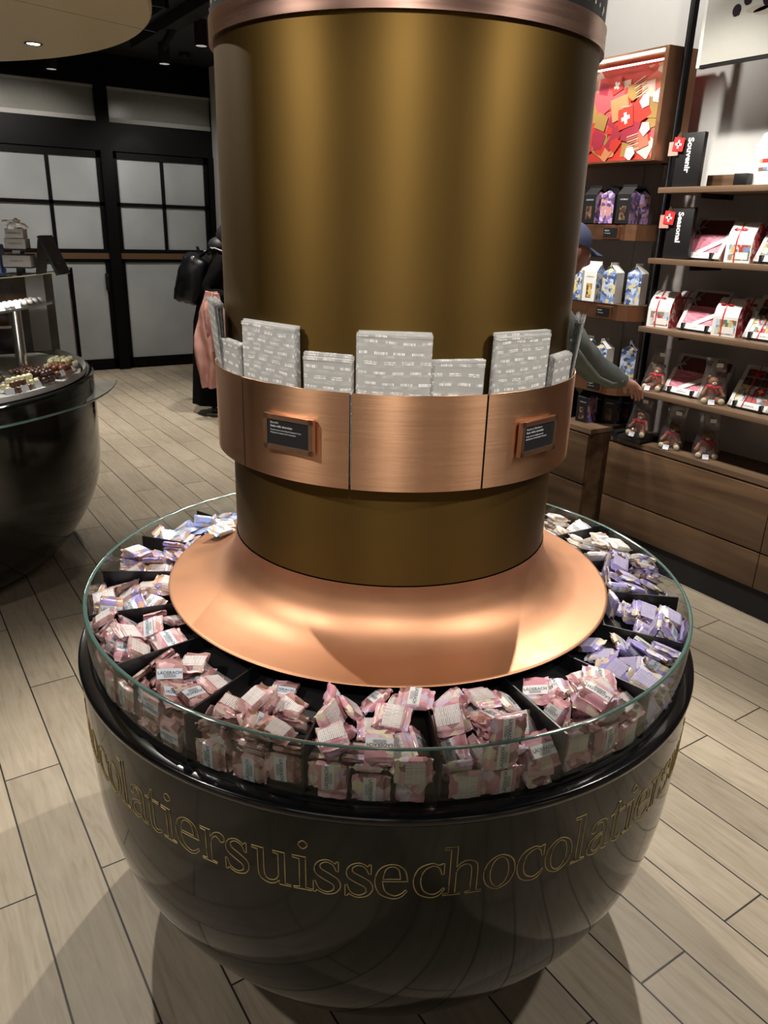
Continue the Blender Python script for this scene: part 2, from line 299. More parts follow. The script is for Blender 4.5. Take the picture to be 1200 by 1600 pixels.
# ------------------------------------------------------------ mesh builder
class G:
    def __init__(s): s.v = []; s.f = []; s.m = []; s.uv = None
    def add(s, vs, fs, mi=0, M=None):
        k = len(s.v)
        for p in vs:
            p = Vector(p)
            s.v.append(M @ p if M is not None else p)
        for f in fs: s.f.append(tuple(i + k for i in f)); s.m.append(mi)
        return s
    def box(s, x0, x1, y0, y1, z0, z1, mi=0, M=None):
        vs = [(x, y, z) for z in (z0, z1) for y in (y0, y1) for x in (x0, x1)]
        return s.add(vs, [(0, 2, 3, 1), (4, 5, 7, 6), (0, 1, 5, 4), (1, 3, 7, 5), (3, 2, 6, 7), (2, 0, 4, 6)], mi, M)
    def bbox(s, x0, x1, y0, y1, z0, z1, bv, mi=0, M=None):
        bm = bmesh.new(); bmesh.ops.create_cube(bm, size=1)
        for v in bm.verts: v.co = Vector((x0 + (v.co.x + .5) * (x1 - x0), y0 + (v.co.y + .5) * (y1 - y0), z0 + (v.co.z + .5) * (z1 - z0)))
        bmesh.ops.bevel(bm, geom=bm.edges[:], offset=bv, segments=2, profile=.5, affect='EDGES')
        s.frombm(bm, mi, M); return s
    def frombm(s, bm, mi=0, M=None):
        bm.verts.index_update(); s.add([v.co.copy() for v in bm.verts], [tuple(v.index for v in f.verts) for f in bm.faces], mi, M); bm.free()
    def lathe(s, prof, n=64, a0=0., a1=2 * PI, mi=0, c=(0, 0, 0), M=None, capends=False):
        full = abs(a1 - a0 - 2 * PI) < 1e-6; cnt = n if full else n + 1
        vs = []
        for r, z in prof:
            for i in range(cnt):
                a = a0 + (a1 - a0) * i / n; vs.append((c[0] + r * cos(a), c[1] + r * sin(a), c[2] + z))
        fs = []
        for j in range(len(prof) - 1):
            for i in range(n):
                i2 = (i + 1) % cnt
                fs.append((j * cnt + i, j * cnt + i2, (j + 1) * cnt + i2, (j + 1) * cnt + i))
        if not full and capends:
            fs.append(tuple(j * cnt for j in range(len(prof)))); fs.append(tuple(j * cnt + n for j in reversed(range(len(prof)))))
        return s.add(vs, fs, mi, M)
    def cyl(s, p0, p1, r0, r1=None, n=16, mi=0, caps=True, M=None):
        p0, p1 = Vector(p0), Vector(p1); r1 = r0 if r1 is None else r1
        d = (p1 - p0).normalized(); a = d.orthogonal().normalized(); b = d.cross(a)
        vs = [p0 + (a * cos(t) + b * sin(t)) * r0 for t in [2 * PI * i / n for i in range(n)]] + [p1 + (a * cos(t) + b * sin(t)) * r1 for t in [2 * PI * i / n for i in range(n)]]
        fs = [(i, (i + 1) % n, n + (i + 1) % n, n + i) for i in range(n)]
        if caps: fs += [tuple(reversed(range(n))), tuple(range(n, 2 * n))]
        return s.add(vs, fs, mi, M)
    def tube(s, pts, r, n=6, mi=0, closed=False, M=None, flat=None):
        pts = [Vector(p) for p in pts]; k = len(pts); vs = []; fs = []
        for i, p in enumerate(pts):
            if closed: d = pts[(i + 1) % k] - pts[i - 1]
            else: d = pts[min(i + 1, k - 1)] - pts[max(i - 1, 0)]
            d.normalize()
            up = Vector(flat) if flat is not None else Vector((0.13, .21, .97))
            if abs(d.dot(up)) > .98: up = Vector((1, 0, 0))
            a = d.cross(up).normalized(); b = a.cross(d)
            rr = r[i] if isinstance(r, (list, tuple)) else r
            for j in range(n):
                t = 2 * PI * j / n; vs.append(p + (a * cos(t) + b * sin(t)) * rr)
        for i in range(k if closed else k - 1):
            i2 = (i + 1) % k
            for j in range(n): fs.append((i * n + j, i * n + (j + 1) % n, i2 * n + (j + 1) % n, i2 * n + j))
        if not closed: fs += [tuple(reversed(range(n))), tuple(range((k - 1) * n, k * n))]
        return s.add(vs, fs, mi, M)
    def ball(s, c, r, n=12, m=8, mi=0, sc=(1, 1, 1), M=None):
        vs = [(c[0], c[1], c[2] + r * sc[2])]
        for j in range(1, m):
            t = PI * j / m
            for i in range(n):
                a = 2 * PI * i / n; vs.append((c[0] + r * sc[0] * sin(t) * cos(a), c[1] + r * sc[1] * sin(t) * sin(a), c[2] + r * sc[2] * cos(t)))
        vs.append((c[0], c[1], c[2] - r * sc[2])); e = len(vs) - 1
        fs = [(0, 1 + i, 1 + (i + 1) % n) for i in range(n)]
        for j in range(m - 2):
            for i in range(n): fs.append((1 + j * n + i, 1 + (j + 1) * n + i, 1 + (j + 1) * n + (i + 1) % n, 1 + j * n + (i + 1) % n))
        fs += [(e, 1 + (m - 2) * n + (i + 1) % n, 1 + (m - 2) * n + i) for i in range(n)]
        return s.add(vs, fs, mi, M)
    def ribbon(s, pts, w, side, mi=0, M=None, th=0.0):
        """flat strip of width w along pts; side = width direction"""
        vs = []; sd = Vector(side).normalized() * w / 2
        for p in pts: vs += [Vector(p) - sd, Vector(p) + sd]
        return s.add(vs, [(2 * i, 2 * i + 1, 2 * i + 3, 2 * i + 2) for i in range(len(pts) - 1)], mi, M)
    def extr(s, poly, h0, h1, mi=0, M=None):
        """polygon in local xy extruded from z=h0 to h1"""
        n = len(poly); vs = [(x, y, h0) for x, y in poly] + [(x, y, h1) for x, y in poly]
        return s.add(vs, [tuple(reversed(range(n))), tuple(range(n, 2 * n))] + [(i, (i + 1) % n, n + (i + 1) % n, n + i) for i in range(n)], mi, M)
    def mesh(s, name, mats, smooth=True, ang=35):
        me = bpy.data.meshes.new(name); me.from_pydata([tuple(p) for p in s.v], [], s.f)
        for m in mats: me.materials.append(MATS[m])
        me.polygons.foreach_set('material_index', s.m)
        if smooth:
            me.polygons.foreach_set('use_smooth', [True] * len(me.polygons)); me.update()
            me.set_sharp_from_angle(angle=rad(ang))
        me.update(); return me
    def obj(s, name, mats, parent=None, smooth=True, ang=35, fix=True, **kw):
        if isinstance(mats, str): mats = [mats]
        me = s.mesh(name, mats, smooth, ang)
        if fix:
            bm = bmesh.new(); bm.from_mesh(me); bmesh.ops.recalc_face_normals(bm, faces=bm.faces[:]); bm.to_mesh(me); bm.free()
        return link(name, me, parent, **kw)
def link(name, me, parent=None, loc=None, rot=None, label=None, cat=None, group=None, kind=None):
    o = bpy.data.objects.new(name, me); COL.objects.link(o)
    if parent is not None: o.parent = parent
    if loc is not None: o.location = loc
    if rot is not None: o.rotation_euler = rot
    if label: o['label'] = label
    if cat: o['category'] = cat
    if group: o['group'] = group
    if kind: o['kind'] = kind
    return o
def thing(name, label, cat, loc=(0, 0, 0), rz=0., group=None):
    return link(name, None, None, loc, (0, 0, rz), label, cat, group)
def clone(o, loc=None, rot=None, label=None, group=None, parent=None):
    c = o.copy(); COL.objects.link(c)
    if parent is not None: c.parent = parent
    if loc is not None: c.location = loc
    if rot is not None: c.rotation_euler = rot
    if label: c['label'] = label
    if group: c['group'] = group
    for ch in list(o.children): clone(ch, parent=c)
    return c
FONTMESH = {}
def text_geo(txt, size, bold=0., align='LEFT'):
    """glyph polygons of the built-in font: list of verts and faces in xy"""
    key = (txt, size, bold, align)
    if key in FONTMESH: return FONTMESH[key]
    cu = bpy.data.curves.new('t', 'FONT'); cu.body = txt; cu.size = size; cu.offset = bold; cu.align_x = align; cu.resolution_u = 3
    o = bpy.data.objects.new('t', cu); COL.objects.link(o)
    dg = bpy.context.evaluated_depsgraph_get(); me = o.evaluated_get(dg).to_mesh()
    r = ([tuple(v.co) for v in me.vertices], [tuple(p.vertices) for p in me.polygons])
    o.evaluated_get(dg).to_mesh_clear(); bpy.data.objects.remove(o); bpy.data.curves.remove(cu)
    FONTMESH[key] = r; return r
def frame(o, x, y, z=None):
    """matrix with local axes x, y (z = x cross y) at o"""
    x = Vector(x).normalized(); y = Vector(y).normalized(); z = x.cross(y)
    return Matrix(((x.x, y.x, z.x, o[0]), (x.y, y.y, z.y, o[1]), (x.z, y.z, z.z, o[2]), (0, 0, 0, 1)))
def T(x, y, z, rz=0., rx=0., ry=0.): return Matrix.Translation((x, y, z)) @ Matrix.Rotation(rz, 4, 'Z') @ Matrix.Rotation(ry, 4, 'Y') @ Matrix.Rotation(rx, 4, 'X')
# ------------------------------------------------------------ camera (calibrated)
cam = bpy.data.cameras.new('camera'); cam.sensor_fit = 'VERTICAL'; cam.sensor_height = 36; cam.lens = 36 * 1195.18 / 1600; cam.clip_start = .05
co = bpy.data.objects.new('camera', cam); COL.objects.link(co); scene.camera = co
CR, CU, CF = Vector((0.844217, -0.53521, 0.029122)), Vector((0.163853, 0.309423, 0.936701)), Vector((0.510343, 0.786008, -0.348916))
co.matrix_world = Matrix(((CR.x, CU.x, -CF.x, -0.883099), (CR.y, CU.y, -CF.y, -1.334217), (CR.z, CU.z, -CF.z, 1.6), (0, 0, 0, 1)))

# ------------------------------------------------------------ the room
X0, X1, Y0, Y1, ZC = -4.2, 2.50, -4.2, 7.65, 3.15
S = dict(kind='structure')
G().box(X0 - .1, X1 + .1, Y0 - .1, Y1 + .1, -.1, 0).obj('floor', 'floor_planks', **S)
G().box(X0 - .1, X1 + .1, Y0 - .1, Y1 + .1, ZC, ZC + .1).obj('ceiling', 'ceiling_black', **S)
G().box(X1, X1 + .1, Y0, Y1, 0, ZC).obj('wall_right', 'wall_white', **S)
G().box(X0 - .1, X0, Y0, Y1, 0, ZC).obj('wall_left', 'wall_warm', **S)
G().box(X0, X1, Y0 - .1, Y0, 0, ZC).obj('wall_front', 'wall_warm', **S)
for k in range(7): G().box(-4.1 + k * .95, -3.85 + k * .95, Y0, Y0 + .04, 0, ZC).box(X0, X0 + .04, -3.9 + k * 1.2, -3.6 + k * 1.2, 0, ZC).obj('trim_%d' % (k + 3), 'wall_dark', smooth=False, **S)  # unseen strips added behind the camera for vertical streaks in the column
G().box(X0, X1, Y1 + .06, Y1 + .16, 0, ZC).obj('wall_back', 'wall_dark', **S)
# taupe panels behind the shelves
g = G()
for y0, y1, z1 in ((-1.6, .50, 1.80), (.504, 1.385, 1.80), (1.415, 1.53, 1.93), (1.534, 2.6, 1.93)): g.box(X1 - .018, X1 - .001, y0, y1, .3, z1)
g.obj('wall_panel', 'panel_taupe', **S)

# door wall: transom band, heavy header, two glazed doors
YF = Y1
def frame_parts(name, rects, mat='black_frame', y0=YF - .05, y1=YF + .05, **kw):
    g = G()
    for x0, x1, z0, z1 in rects: g.box(x0, x1, y0, y1, z0, z1)
    return g.obj(name, mat, smooth=False, **kw)
frame_parts('trim_1', [(X0, X1, 2.86, ZC), (X0, X1, 2.26, 2.53), (1.275, 1.405, 2.53, 2.86), (-1.55, -1.42, 2.53, 2.86), (2.5, X1, 2.53, 2.86)], **S)
frame_parts('trim_2', [(1.285, 1.405, 0, 2.26), (2.44, X1, 0, 2.26), (-.02, .10, 0, 2.26), (-4.2, -4.05, 0, 2.26), (-1.6, -1.48, 0, 2.26)], y0=YF - .07, **S)
def window(n, x0, x1):
    w = G().box(x0, x1, YF + .0, YF + .012, 2.53, 2.86).obj('window_%d' % n, 'transom_glass', smooth=False, **S)
    G().box(x0, x1, YF - .02, YF - .004, 2.53, 2.575).box(x0, x1, YF - .02, YF - .004, 2.835, 2.86).obj('window_sill', 'grey_sill', w, smooth=False)
window(1, 1.405, 2.5); window(2, -1.42, 1.275)
def door(n, x0, x1, mulls, handle=None):
    f = .07
    g = G(); y0, y1 = YF - .03, YF + .03
    g.box(x0, x0 + .045, y0, y1, 0.02, 2.25).box(x1 - .045, x1, y0, y1, .02, 2.25).box(x0, x1, y0, y1, 2.19, 2.25).box(x0, x1, y0, y1, .02, .12)
    g.box(x0, x1, y0, y1, 1.155, 1.19)
    for m in mulls: g.box(m - .018, m + .018, y0, y1, 1.25, 2.19)
    g.box(x0, x1, y0, y1, 1.725, 1.762); g.box(x0, x1, y0 - .01, y1, 1.25, 1.29)
    d = g.obj('door_%d' % n, 'black_frame', smooth=False, **S)
    G().box(x0, x1, y0 - .012, y1, 1.19, 1.25).obj('middle_rail', 'bronze', d, smooth=False)
    xs = [x0 + .045] + [q for m in mulls for q in (m - .018, m + .018)] + [x1 - .045]
    for i in range(0, len(xs), 2):
        for z0, z1 in ((1.29, 1.725), (1.762, 2.19)): G().box(xs[i], xs[i + 1], YF - .008, YF + .008, z0, z1).obj('pane', 'frosted_glass', d, smooth=False)
    G().box(x0 + .045, x1 - .045, YF - .008, YF + .008, .12, 1.155).obj('lower_pane', 'frosted_glass', d, smooth=False)
    if handle is not None:
        h = G().tube([(handle, y0, 1.0), (handle, y0 - .05, 1.0), (handle, y0 - .05, .90), (handle, y0, .90)], .011, 8)
        h.box(handle - .02, handle + .02, y0 - .006, y0, .86, 1.04)
        h.obj('door_handle', 'black_satin', d)
door(1, .10, 1.285, [.757], 1.24)
door(2, 1.405, 2.44, [1.925])
door(3, -1.48, -.02, [-.75]); door(4, -4.05, -1.6, [-3.4, -2.8, -2.2])

# gold soffit disc over the counter and the black ceiling gear
t = thing('round_ceiling_soffit', 'large round gold ceiling disc hanging over the curved counter', 'ceiling panel', (-1.458, 3.307, 2.5))
g = G().lathe([(0, 0), (1.93, 0), (1.94, .01), (1.94, .36), (1.9, .38), (0, .38)], 120); g.obj('disc', 'soffit_gold', t)
G().box(-1.75, 1.86, -.72, -.717, -.0006, .001, M=T(0, 0, 0, rad(16))).obj('seam', 'black_satin', t)
G().cyl((0, 0, .38), (0, 0, .65), .2).obj('hanger', 'black_satin', t)
def recessed(x, y, z, label, r=.045):
    t = thing('recessed_downlight', label, 'ceiling light', (x, y, z))
    G().lathe([(r * .8, 0), (r, -.004), (r * 1.15, -.003), (r * 1.15, .004), (r * .8, .004)], 24).obj('trim_ring', 'black_satin', t)
    G().lathe([(0, -.001), (r * .8, -.001), (r * .8, .003), (0, .003)], 24).obj('lens', 'lamp', t)
    return t
recessed(.069, 3.863, 2.499, 'round downlight glowing in the gold ceiling disc', .042)

def spot_can(x, y, z, label, tilt=(0, 0), lit=True, group=None, r=.05, h=.16):
    t = thing('track_spotlight', label, 'spotlight', (x, y, z), 0, group)
    G().cyl((0, 0, .02), (0, 0, ZC - z - .0), .012, n=8).obj('stem', 'black_satin', t)
    M = Matrix.Rotation(tilt[0], 4, 'X') @ Matrix.Rotation(tilt[1], 4, 'Y')
    G().lathe([(0, .02), (r, .02), (r, -h), (r * .84, -h), (r * .84, -h + .02)], 24, M=M).obj('can', 'black_matt', t)
    G().lathe([(0, -h + .018), (r * .84, -h + .018)], 24, M=M).obj('lens', 'lamp' if lit else 'black_satin', t)
    return t
spot_can(.83, 7.28, 3.06, 'short black ceiling can light glowing just left below the gold disc edge')
spot_can(1.59, 6.28, 3.06, 'lit black track spotlight at the far end of the diagonal ceiling track')
spot_can(1.59, 5.34, 3.06, 'lit black track spotlight nearest the gold column')
spot_can(1.50, 5.75, 3.06, 'tilted unlit black track spotlight between two lit ones', (.5, .45), False, r=.03, h=.16)
tr = G().box(1.42, 1.55, 4.5, 6.7, 3.06, ZC - .002).obj('lighting_track', 'black_matt', smooth=False, label='wide black lighting track running across the dark ceiling', cat='lighting track')
sd = G().lathe([(0, 0), (.055, 0), (.06, .02), (.05, .04), (0, .04)], 24).obj('smoke_detector', 'black_satin', label='small round dark detector on the black ceiling beyond the track', cat='smoke detector'); sd.location = (2.05, 7.05, ZC - .042)
G().box(.75, 1.3, 6.0, 6.03, 3.09, ZC - .002).box(.75, 1.3, 5.2, 5.23, 3.09, ZC - .002).box(.75, .78, 5.2, 6.03, 3.09, ZC - .002).box(1.27, 1.3, 5.2, 6.03, 3.09, ZC - .002).obj('ceiling_hatch', 'black_satin', smooth=False, label='square black ceiling hatch frame beside the gold disc', cat='ceiling hatch')

# ------------------------------------------------------------ the round chocolate display in the middle
D = thing('round_display_stand', 'big round pick and mix stand: black bowl, glass rim and gold column', 'display stand', (0, 0, 0))
def bowl_r(z):
    P = [(0.0, .30), (.012, .36), (.05, .455), (.113, .511), (.176, .556), (.238, .594), (.30, .624), (.364, .646), (.43, .660), (.50, .667), (.58, .670), (.66, .672), (.74, .673)]
    for (z0, r0), (z1, r1) in zip(P, P[1:]):
        if z <= z1: return r0 + (r1 - r0) * (z - z0) / (z1 - z0)
    return P[-1][1]
from mathutils.geometry import interpolate_bezier
def smooth_prof(P, n=6):
    out = []
    for i in range(len(P) - 1):
        p0 = P[max(i - 1, 0)]; p1 = P[i]; p2 = P[i + 1]; p3 = P[min(i + 2, len(P) - 1)]
        for k in range(n):
            t = k / n
            out.append(tuple(.5 * ((2 * p1[j]) + (-p0[j] + p2[j]) * t + (2 * p0[j] - 5 * p1[j] + 4 * p2[j] - p3[j]) * t * t + (-p0[j] + 3 * p1[j] - 3 * p2[j] + p3[j]) * t ** 3) for j in (0, 1)))
    out.append(P[-1]); return out
BP = smooth_prof([(.28, .012), (.36, .016), (.415, .03), (.455, .055), (.511, .113), (.556, .176), (.594, .238), (.624, .30), (.646, .364), (.660, .43), (.667, .50), (.670, .58), (.672, .66), (.673, .742)], 4)
bowl = G().lathe([(0, .012)] + BP, 160).obj('bowl', 'bowl_black', D, ang=60)
G().lathe([(0, 0), (.27, 0), (.27, .013), (0, .013)], 64).obj('plinth', 'black_matt', D)
G().lathe([(.670, .741), (.6755, .745), (.677, .751), (.6755, .7575), (.671, .7605), (.652, .7615), (.650, .757), (.60, .757), (.60, .735)], 160).obj('rim', 'black_gloss', D, ang=50)
def prof_r(z):
    for (r0, z0), (r1, z1) in zip(BP, BP[1:]):
        if z0 <= z <= z1 + 1e-9: return r0 + (r1 - r0) * (z - z0) / max(z1 - z0, 1e-6)
    return .67
# outlined serif lettering wrapped around the bowl:  s marks a smooth point
s_ = 1
GL = {
 'i': [[(0, 1), (.34, 1), (.34, .07), (.5, .05), (.5, 0), (.02, 0), (.02, .05), (.18, .07), (.18, .92), (0, .94)], [(.27, 1.47, 1), (.385, 1.355, 1), (.27, 1.24, 1), (.155, 1.355, 1)]],
 'l': [[(0, 1.46), (.34, 1.46), (.34, .07), (.5, .05), (.5, 0), (.02, 0), (.02, .05), (.18, .07), (.18, 1.38), (0, 1.4)]],
 't': [[(0, .95), (.16, 1.02), (.27, 1.28), (.33, 1.28), (.33, 1), (.58, 1), (.58, .94), (.33, .94), (.33, .22, 1), (.42, .08, 1), (.58, .14), (.62, .09), (.42, -.03, 1), (.24, .03, 1), (.17, .2, 1), (.17, .94), (0, .94)]],
 'o': [[(.41, 1.02, 1), (.72, .85, 1), (.83, .5, 1), (.72, .14, 1), (.41, -.03, 1), (.11, .14, 1), (0, .5, 1), (.11, .85, 1)], [(.41, .95, 1), (.59, .82, 1), (.66, .5, 1), (.59, .18, 1), (.41, .04, 1), (.24, .18, 1), (.17, .5, 1), (.24, .82, 1)]],
 'c': [[(.74, .99), (.74, .66), (.69, .66), (.62, .86, 1), (.46, .94, 1), (.25, .80, 1), (.18, .5, 1), (.26, .2, 1), (.47, .07, 1), (.64, .13, 1), (.74, .25), (.78, .21), (.64, .02, 1), (.42, -.03, 1), (.12, .12, 1), (0, .5, 1), (.12, .88, 1), (.42, 1.02, 1), (.6, .96, 1), (.69, .99)]],
 'e': [[(.8, .5), (.18, .5), (.26, .2, 1), (.47, .06, 1), (.64, .12, 1), (.75, .24), (.79, .2), (.64, .02, 1), (.42, -.03, 1), (.12, .12, 1), (0, .5, 1), (.12, .88, 1), (.42, 1.02, 1), (.7, .87, 1)], [(.19, .57), (.62, .57), (.57, .85, 1), (.42, .95, 1), (.26, .86, 1)]],
 'h': [[(0, 1.46), (.33, 1.46), (.33, .85), (.45, .97, 1), (.62, 1.02, 1), (.82, .92, 1), (.87, .7, 1), (.87, .07), (1, .05), (1, 0), (.58, 0), (.58, .05), (.71, .07), (.71, .7, 1), (.66, .87, 1), (.55, .91, 1), (.42, .85, 1), (.33, .7), (.33, .07), (.46, .05), (.46, 0), (.02, 0), (.02, .05), (.17, .07), (.17, 1.38), (0, 1.4)]],
 'r': [[(0, 1), (.32, 1), (.32, .8), (.44, .96, 1), (.6, 1.02, 1), (.73, .94, 1), (.73, .8, 1), (.63, .75, 1), (.55, .84, 1), (.46, .86, 1), (.36, .74, 1), (.33, .55), (.33, .07), (.48, .05), (.48, 0), (.02, 0), (.02, .05), (.17, .07), (.17, .92), (0, .94)]],
 's': [[(.62, .99), (.62, .70), (.57, .70), (.48, .88, 1), (.32, .95, 1), (.18, .86, 1), (.2, .73, 1), (.42, .6, 1), (.62, .45, 1), (.67, .24, 1), (.55, .04, 1), (.33, -.03, 1), (.18, .01, 1), (.09, .07), (.05, 0), (0, 0), (0, .34), (.05, .34), (.14, .12, 1), (.34, .04, 1), (.5, .14, 1), (.48, .29, 1), (.26, .42, 1), (.07, .56, 1), (.03, .76, 1), (.13, .94, 1), (.32, 1.02, 1), (.46, .98, 1), (.53, .92), (.58, .99)]],
 'u': [[(0, 1), (.32, 1), (.32, .3, 1), (.38, .12, 1), (.5, .08, 1), (.63, .14, 1), (.7, .28), (.7, .92), (.56, .94), (.56, 1), (.87, 1), (.87, .07), (1.02, .05), (1.02, 0), (.72, 0), (.71, .12), (.6, .01, 1), (.44, -.03, 1), (.23, .06, 1), (.16, .28, 1), (.16, .92), (0, .94)]],
 'a': [[(.06, .76, 1), (.15, .95, 1), (.36, 1.02, 1), (.58, .96, 1), (.66, .76, 1), (.66, .18, 1), (.70, .08, 1), (.8, .08), (.82, .03), (.68, -.02, 1), (.54, .03, 1), (.5, .14), (.4, .02, 1), (.22, -.03, 1), (.04, .06, 1), (0, .25, 1), (.08, .44, 1), (.3, .55, 1), (.5, .6), (.5, .78, 1), (.44, .91, 1), (.32, .94, 1), (.24, .88, 1), (.24, .76, 1), (.15, .68, 1)], [(.5, .53), (.3, .47, 1), (.17, .34, 1), (.16, .18, 1), (.27, .07, 1), (.42, .12, 1), (.5, .26)]],
}
def contour(P, n=5):
    out = []; k = len(P)
    sm = [len(p) > 2 for p in P]; Q = [Vector(p[:2]) for p in P]
    for i in range(k):
        a, b2 = Q[i], Q[(i + 1) % k]; d = b2 - a
        ta = (Q[(i + 1) % k] - Q[i - 1]) * .5 if sm[i] else d
        tb = (Q[(i + 2) % k] - Q[i]) * .5 if sm[(i + 1) % k] else d
        if not sm[i] and not sm[(i + 1) % k]: m = max(1, int(d.length / .25))
        else: m = n
        for j in range(m):
            t = j / m; h = (2 * t ** 3 - 3 * t * t + 1, t ** 3 - 2 * t * t + t, -2 * t ** 3 + 3 * t * t, t ** 3 - t * t)
            out.append(a * h[0] + ta * h[1] + b2 * h[2] + tb * h[3])
    return out
ADV = [('c', 4.0), ('h', 5.8), ('o', 5.0), ('c', 4.5), ('o', 4.6), ('l', 3.2), ('a', 4.25), ('t', 3.75), ('i', 2.85), ('e', 4.75), ('r', 4.2), ('s', 4.3), ('u', 5.95), ('i', 2.95), ('s', 4.4), ('s', 4.0), ('e', 5.2)]
XH, ZB = .0685, .598
ang = -118.7 - sum(a for _, a in ADV) * 2
for rep in range(4):
    for ch, adv in ADV:
        if rep in (1, 2) or (rep == 0) or (rep == 3):
            if -200 < ang < -55:
                g = G()
                for P in GL[ch]:
                    pts = []
                    for q in contour(P):
                        a = rad(ang) + q.x * .0675 / .668 * .97; z = ZB + q.y * XH; r = prof_r(z) + .0003
                        pts.append((r * cos(a), r * sin(a), z))
                    g.tube(pts, .0010, 4, closed=True, flat=(0, 0, 1))
                g.obj('letter_' + ch, 'gold_line', bowl, fix=False)
        ang += adv

# tray, dividers, glass ring
TP = [(.30, .82), (.455, .825), (.54, .817), (.585, .795), (.632, .760), (.650, .7575)]
G().lathe(TP, 120).obj('tray_floor', 'black_satin', D)
for k in range(19):
    a = rad(-172.3 + 18.947 * k)
    M = Matrix.Rotation(a, 4, 'Z')
    G().extr([(.36, .80), (.50, .795), (.56, .78), (.62, .757), (.6465, .757), (.6465, .853), (.36, .853)], -.0017, .0017, M=M @ Matrix.Rotation(PI / 2, 4, 'X')).obj('divider', 'divider_black', D, smooth=False)
gl = G().lathe([(.656, .869), (.656, .7625)], 160).lathe([(.6485, .7625), (.6485, .869)], 160).obj('glass_ring', 'glass', D, ang=80, fix=False)
G().lathe([(.6562, .8688), (.6550, .8706), (.6495, .8706), (.6483, .8688), (.6562, .8688)], 160).obj('polished_edge', 'glass_edge', gl, ang=80)

# copper skirt, gold column
FP = smooth_prof([(.3382, .984), (.3395, .968), (.344, .948), (.356, .922), (.378, .900), (.41, .885), (.448, .876), (.486, .870)], 5)
G().lathe(FP + [(.487, .8685), (.486, .867), (.448, .871), (.40, .879), (.36, .90), (.335, .93)], 160).obj('copper_skirt', 'copper_flare', D, ang=60)
G().lathe([(.30, .80), (.33, .80), (.33, .93)], 64).obj('hidden_core', 'black_matt', D)
G().lathe([(.334, .984), (.3365, .986), (.3365, 1.30)], 160).obj('lower_column', 'gold_paint', D)
G().lathe([(.3365, 1.30), (.344, 1.30), (.344, 1.90)], 160).obj('upper_column', 'gold_paint', D)
G().lathe([(.344, 1.888), (.3515, 1.888), (.3515, 1.925), (.347, 1.9255)], 160).obj('trim_ring', 'ring_copper', D)
wrap = G().lathe([(.347, 1.925), (.347, ZC)], 160).obj('printed_wrap', 'black_satin', D)
g = G(); 
def patch(g, R, a0, a1, z0, z1, mi=0, skew=0., n=14):
    vs = []; fs = []
    for i in range(n + 1):
        t = i / n
        for z, sk in ((z0, 0), (z1, skew)):
            a = rad(a0 + (a1 - a0) * t + sk); vs.append((R * cos(a), R * sin(a), z))
    for i in range(n): fs.append((2 * i, 2 * i + 2, 2 * i + 3, 2 * i + 1))
    g.add(vs, fs, mi)
patch(g, .3478, -122, -84, 1.925, 2.35, 0, 10, 60)
g.obj('pink_print_panel', 'pink_print', wrap)
g = G(); rnd = random.Random(3)
for a0, a1 in ((-212, -130), (-72, -8)):
    for i in range(150):
        a = rad(rnd.uniform(a0, a1)); z = rnd.uniform(1.935, 2.12); rr = rnd.choice((.0025, .004, .005))
        M = frame((.3482 * cos(a), .3482 * sin(a), z), (-sin(a), cos(a), 0), (0, 0, 1))
        g.add([(rr * cos(t), rr * 1.3 * sin(t), 0) for t in [2 * PI * k / 8 for k in range(8)]], [tuple(range(8))], 0, M)
g.obj('white_dots', 'ink_white', wrap)
g = G()
for (a, z, rr) in ((-73, 1.965, .028), (-73, 1.965, .021), (-73, 1.965, .013)):
    pts = []
    for k in range(24):
        t = 2 * PI * k / 24; aa = rad(a) + rr * cos(t) / .3484; pts.append((.3484 * cos(aa), .3484 * sin(aa), z + rr * sin(t)))
    g.tube(pts, .0005, 4, closed=True)
for k in range(6):
    t = PI * k / 6; p = []
    for q in (-1, 0, 1): aa = rad(-73) + q * .028 * cos(t) / .3484; p.append((.3484 * cos(aa), .3484 * sin(aa), 1.965 + q * .028 * sin(t)))
    g.tube(p, .0005, 4)
for j in range(5):
    pts = []
    for k in range(20):
        t = 2 * PI * k / 20; aa = rad(-112 + j * 6.0) + (.02 + .006 * (j % 2)) * cos(t) / .3484; pts.append((.3484 * cos(aa), .3484 * sin(aa), 1.955 + .018 * sin(t) + .004 * sin(3 * t)))
    g.tube(pts, .0005, 4, closed=True)
g.obj('line_drawing', 'copper', wrap)

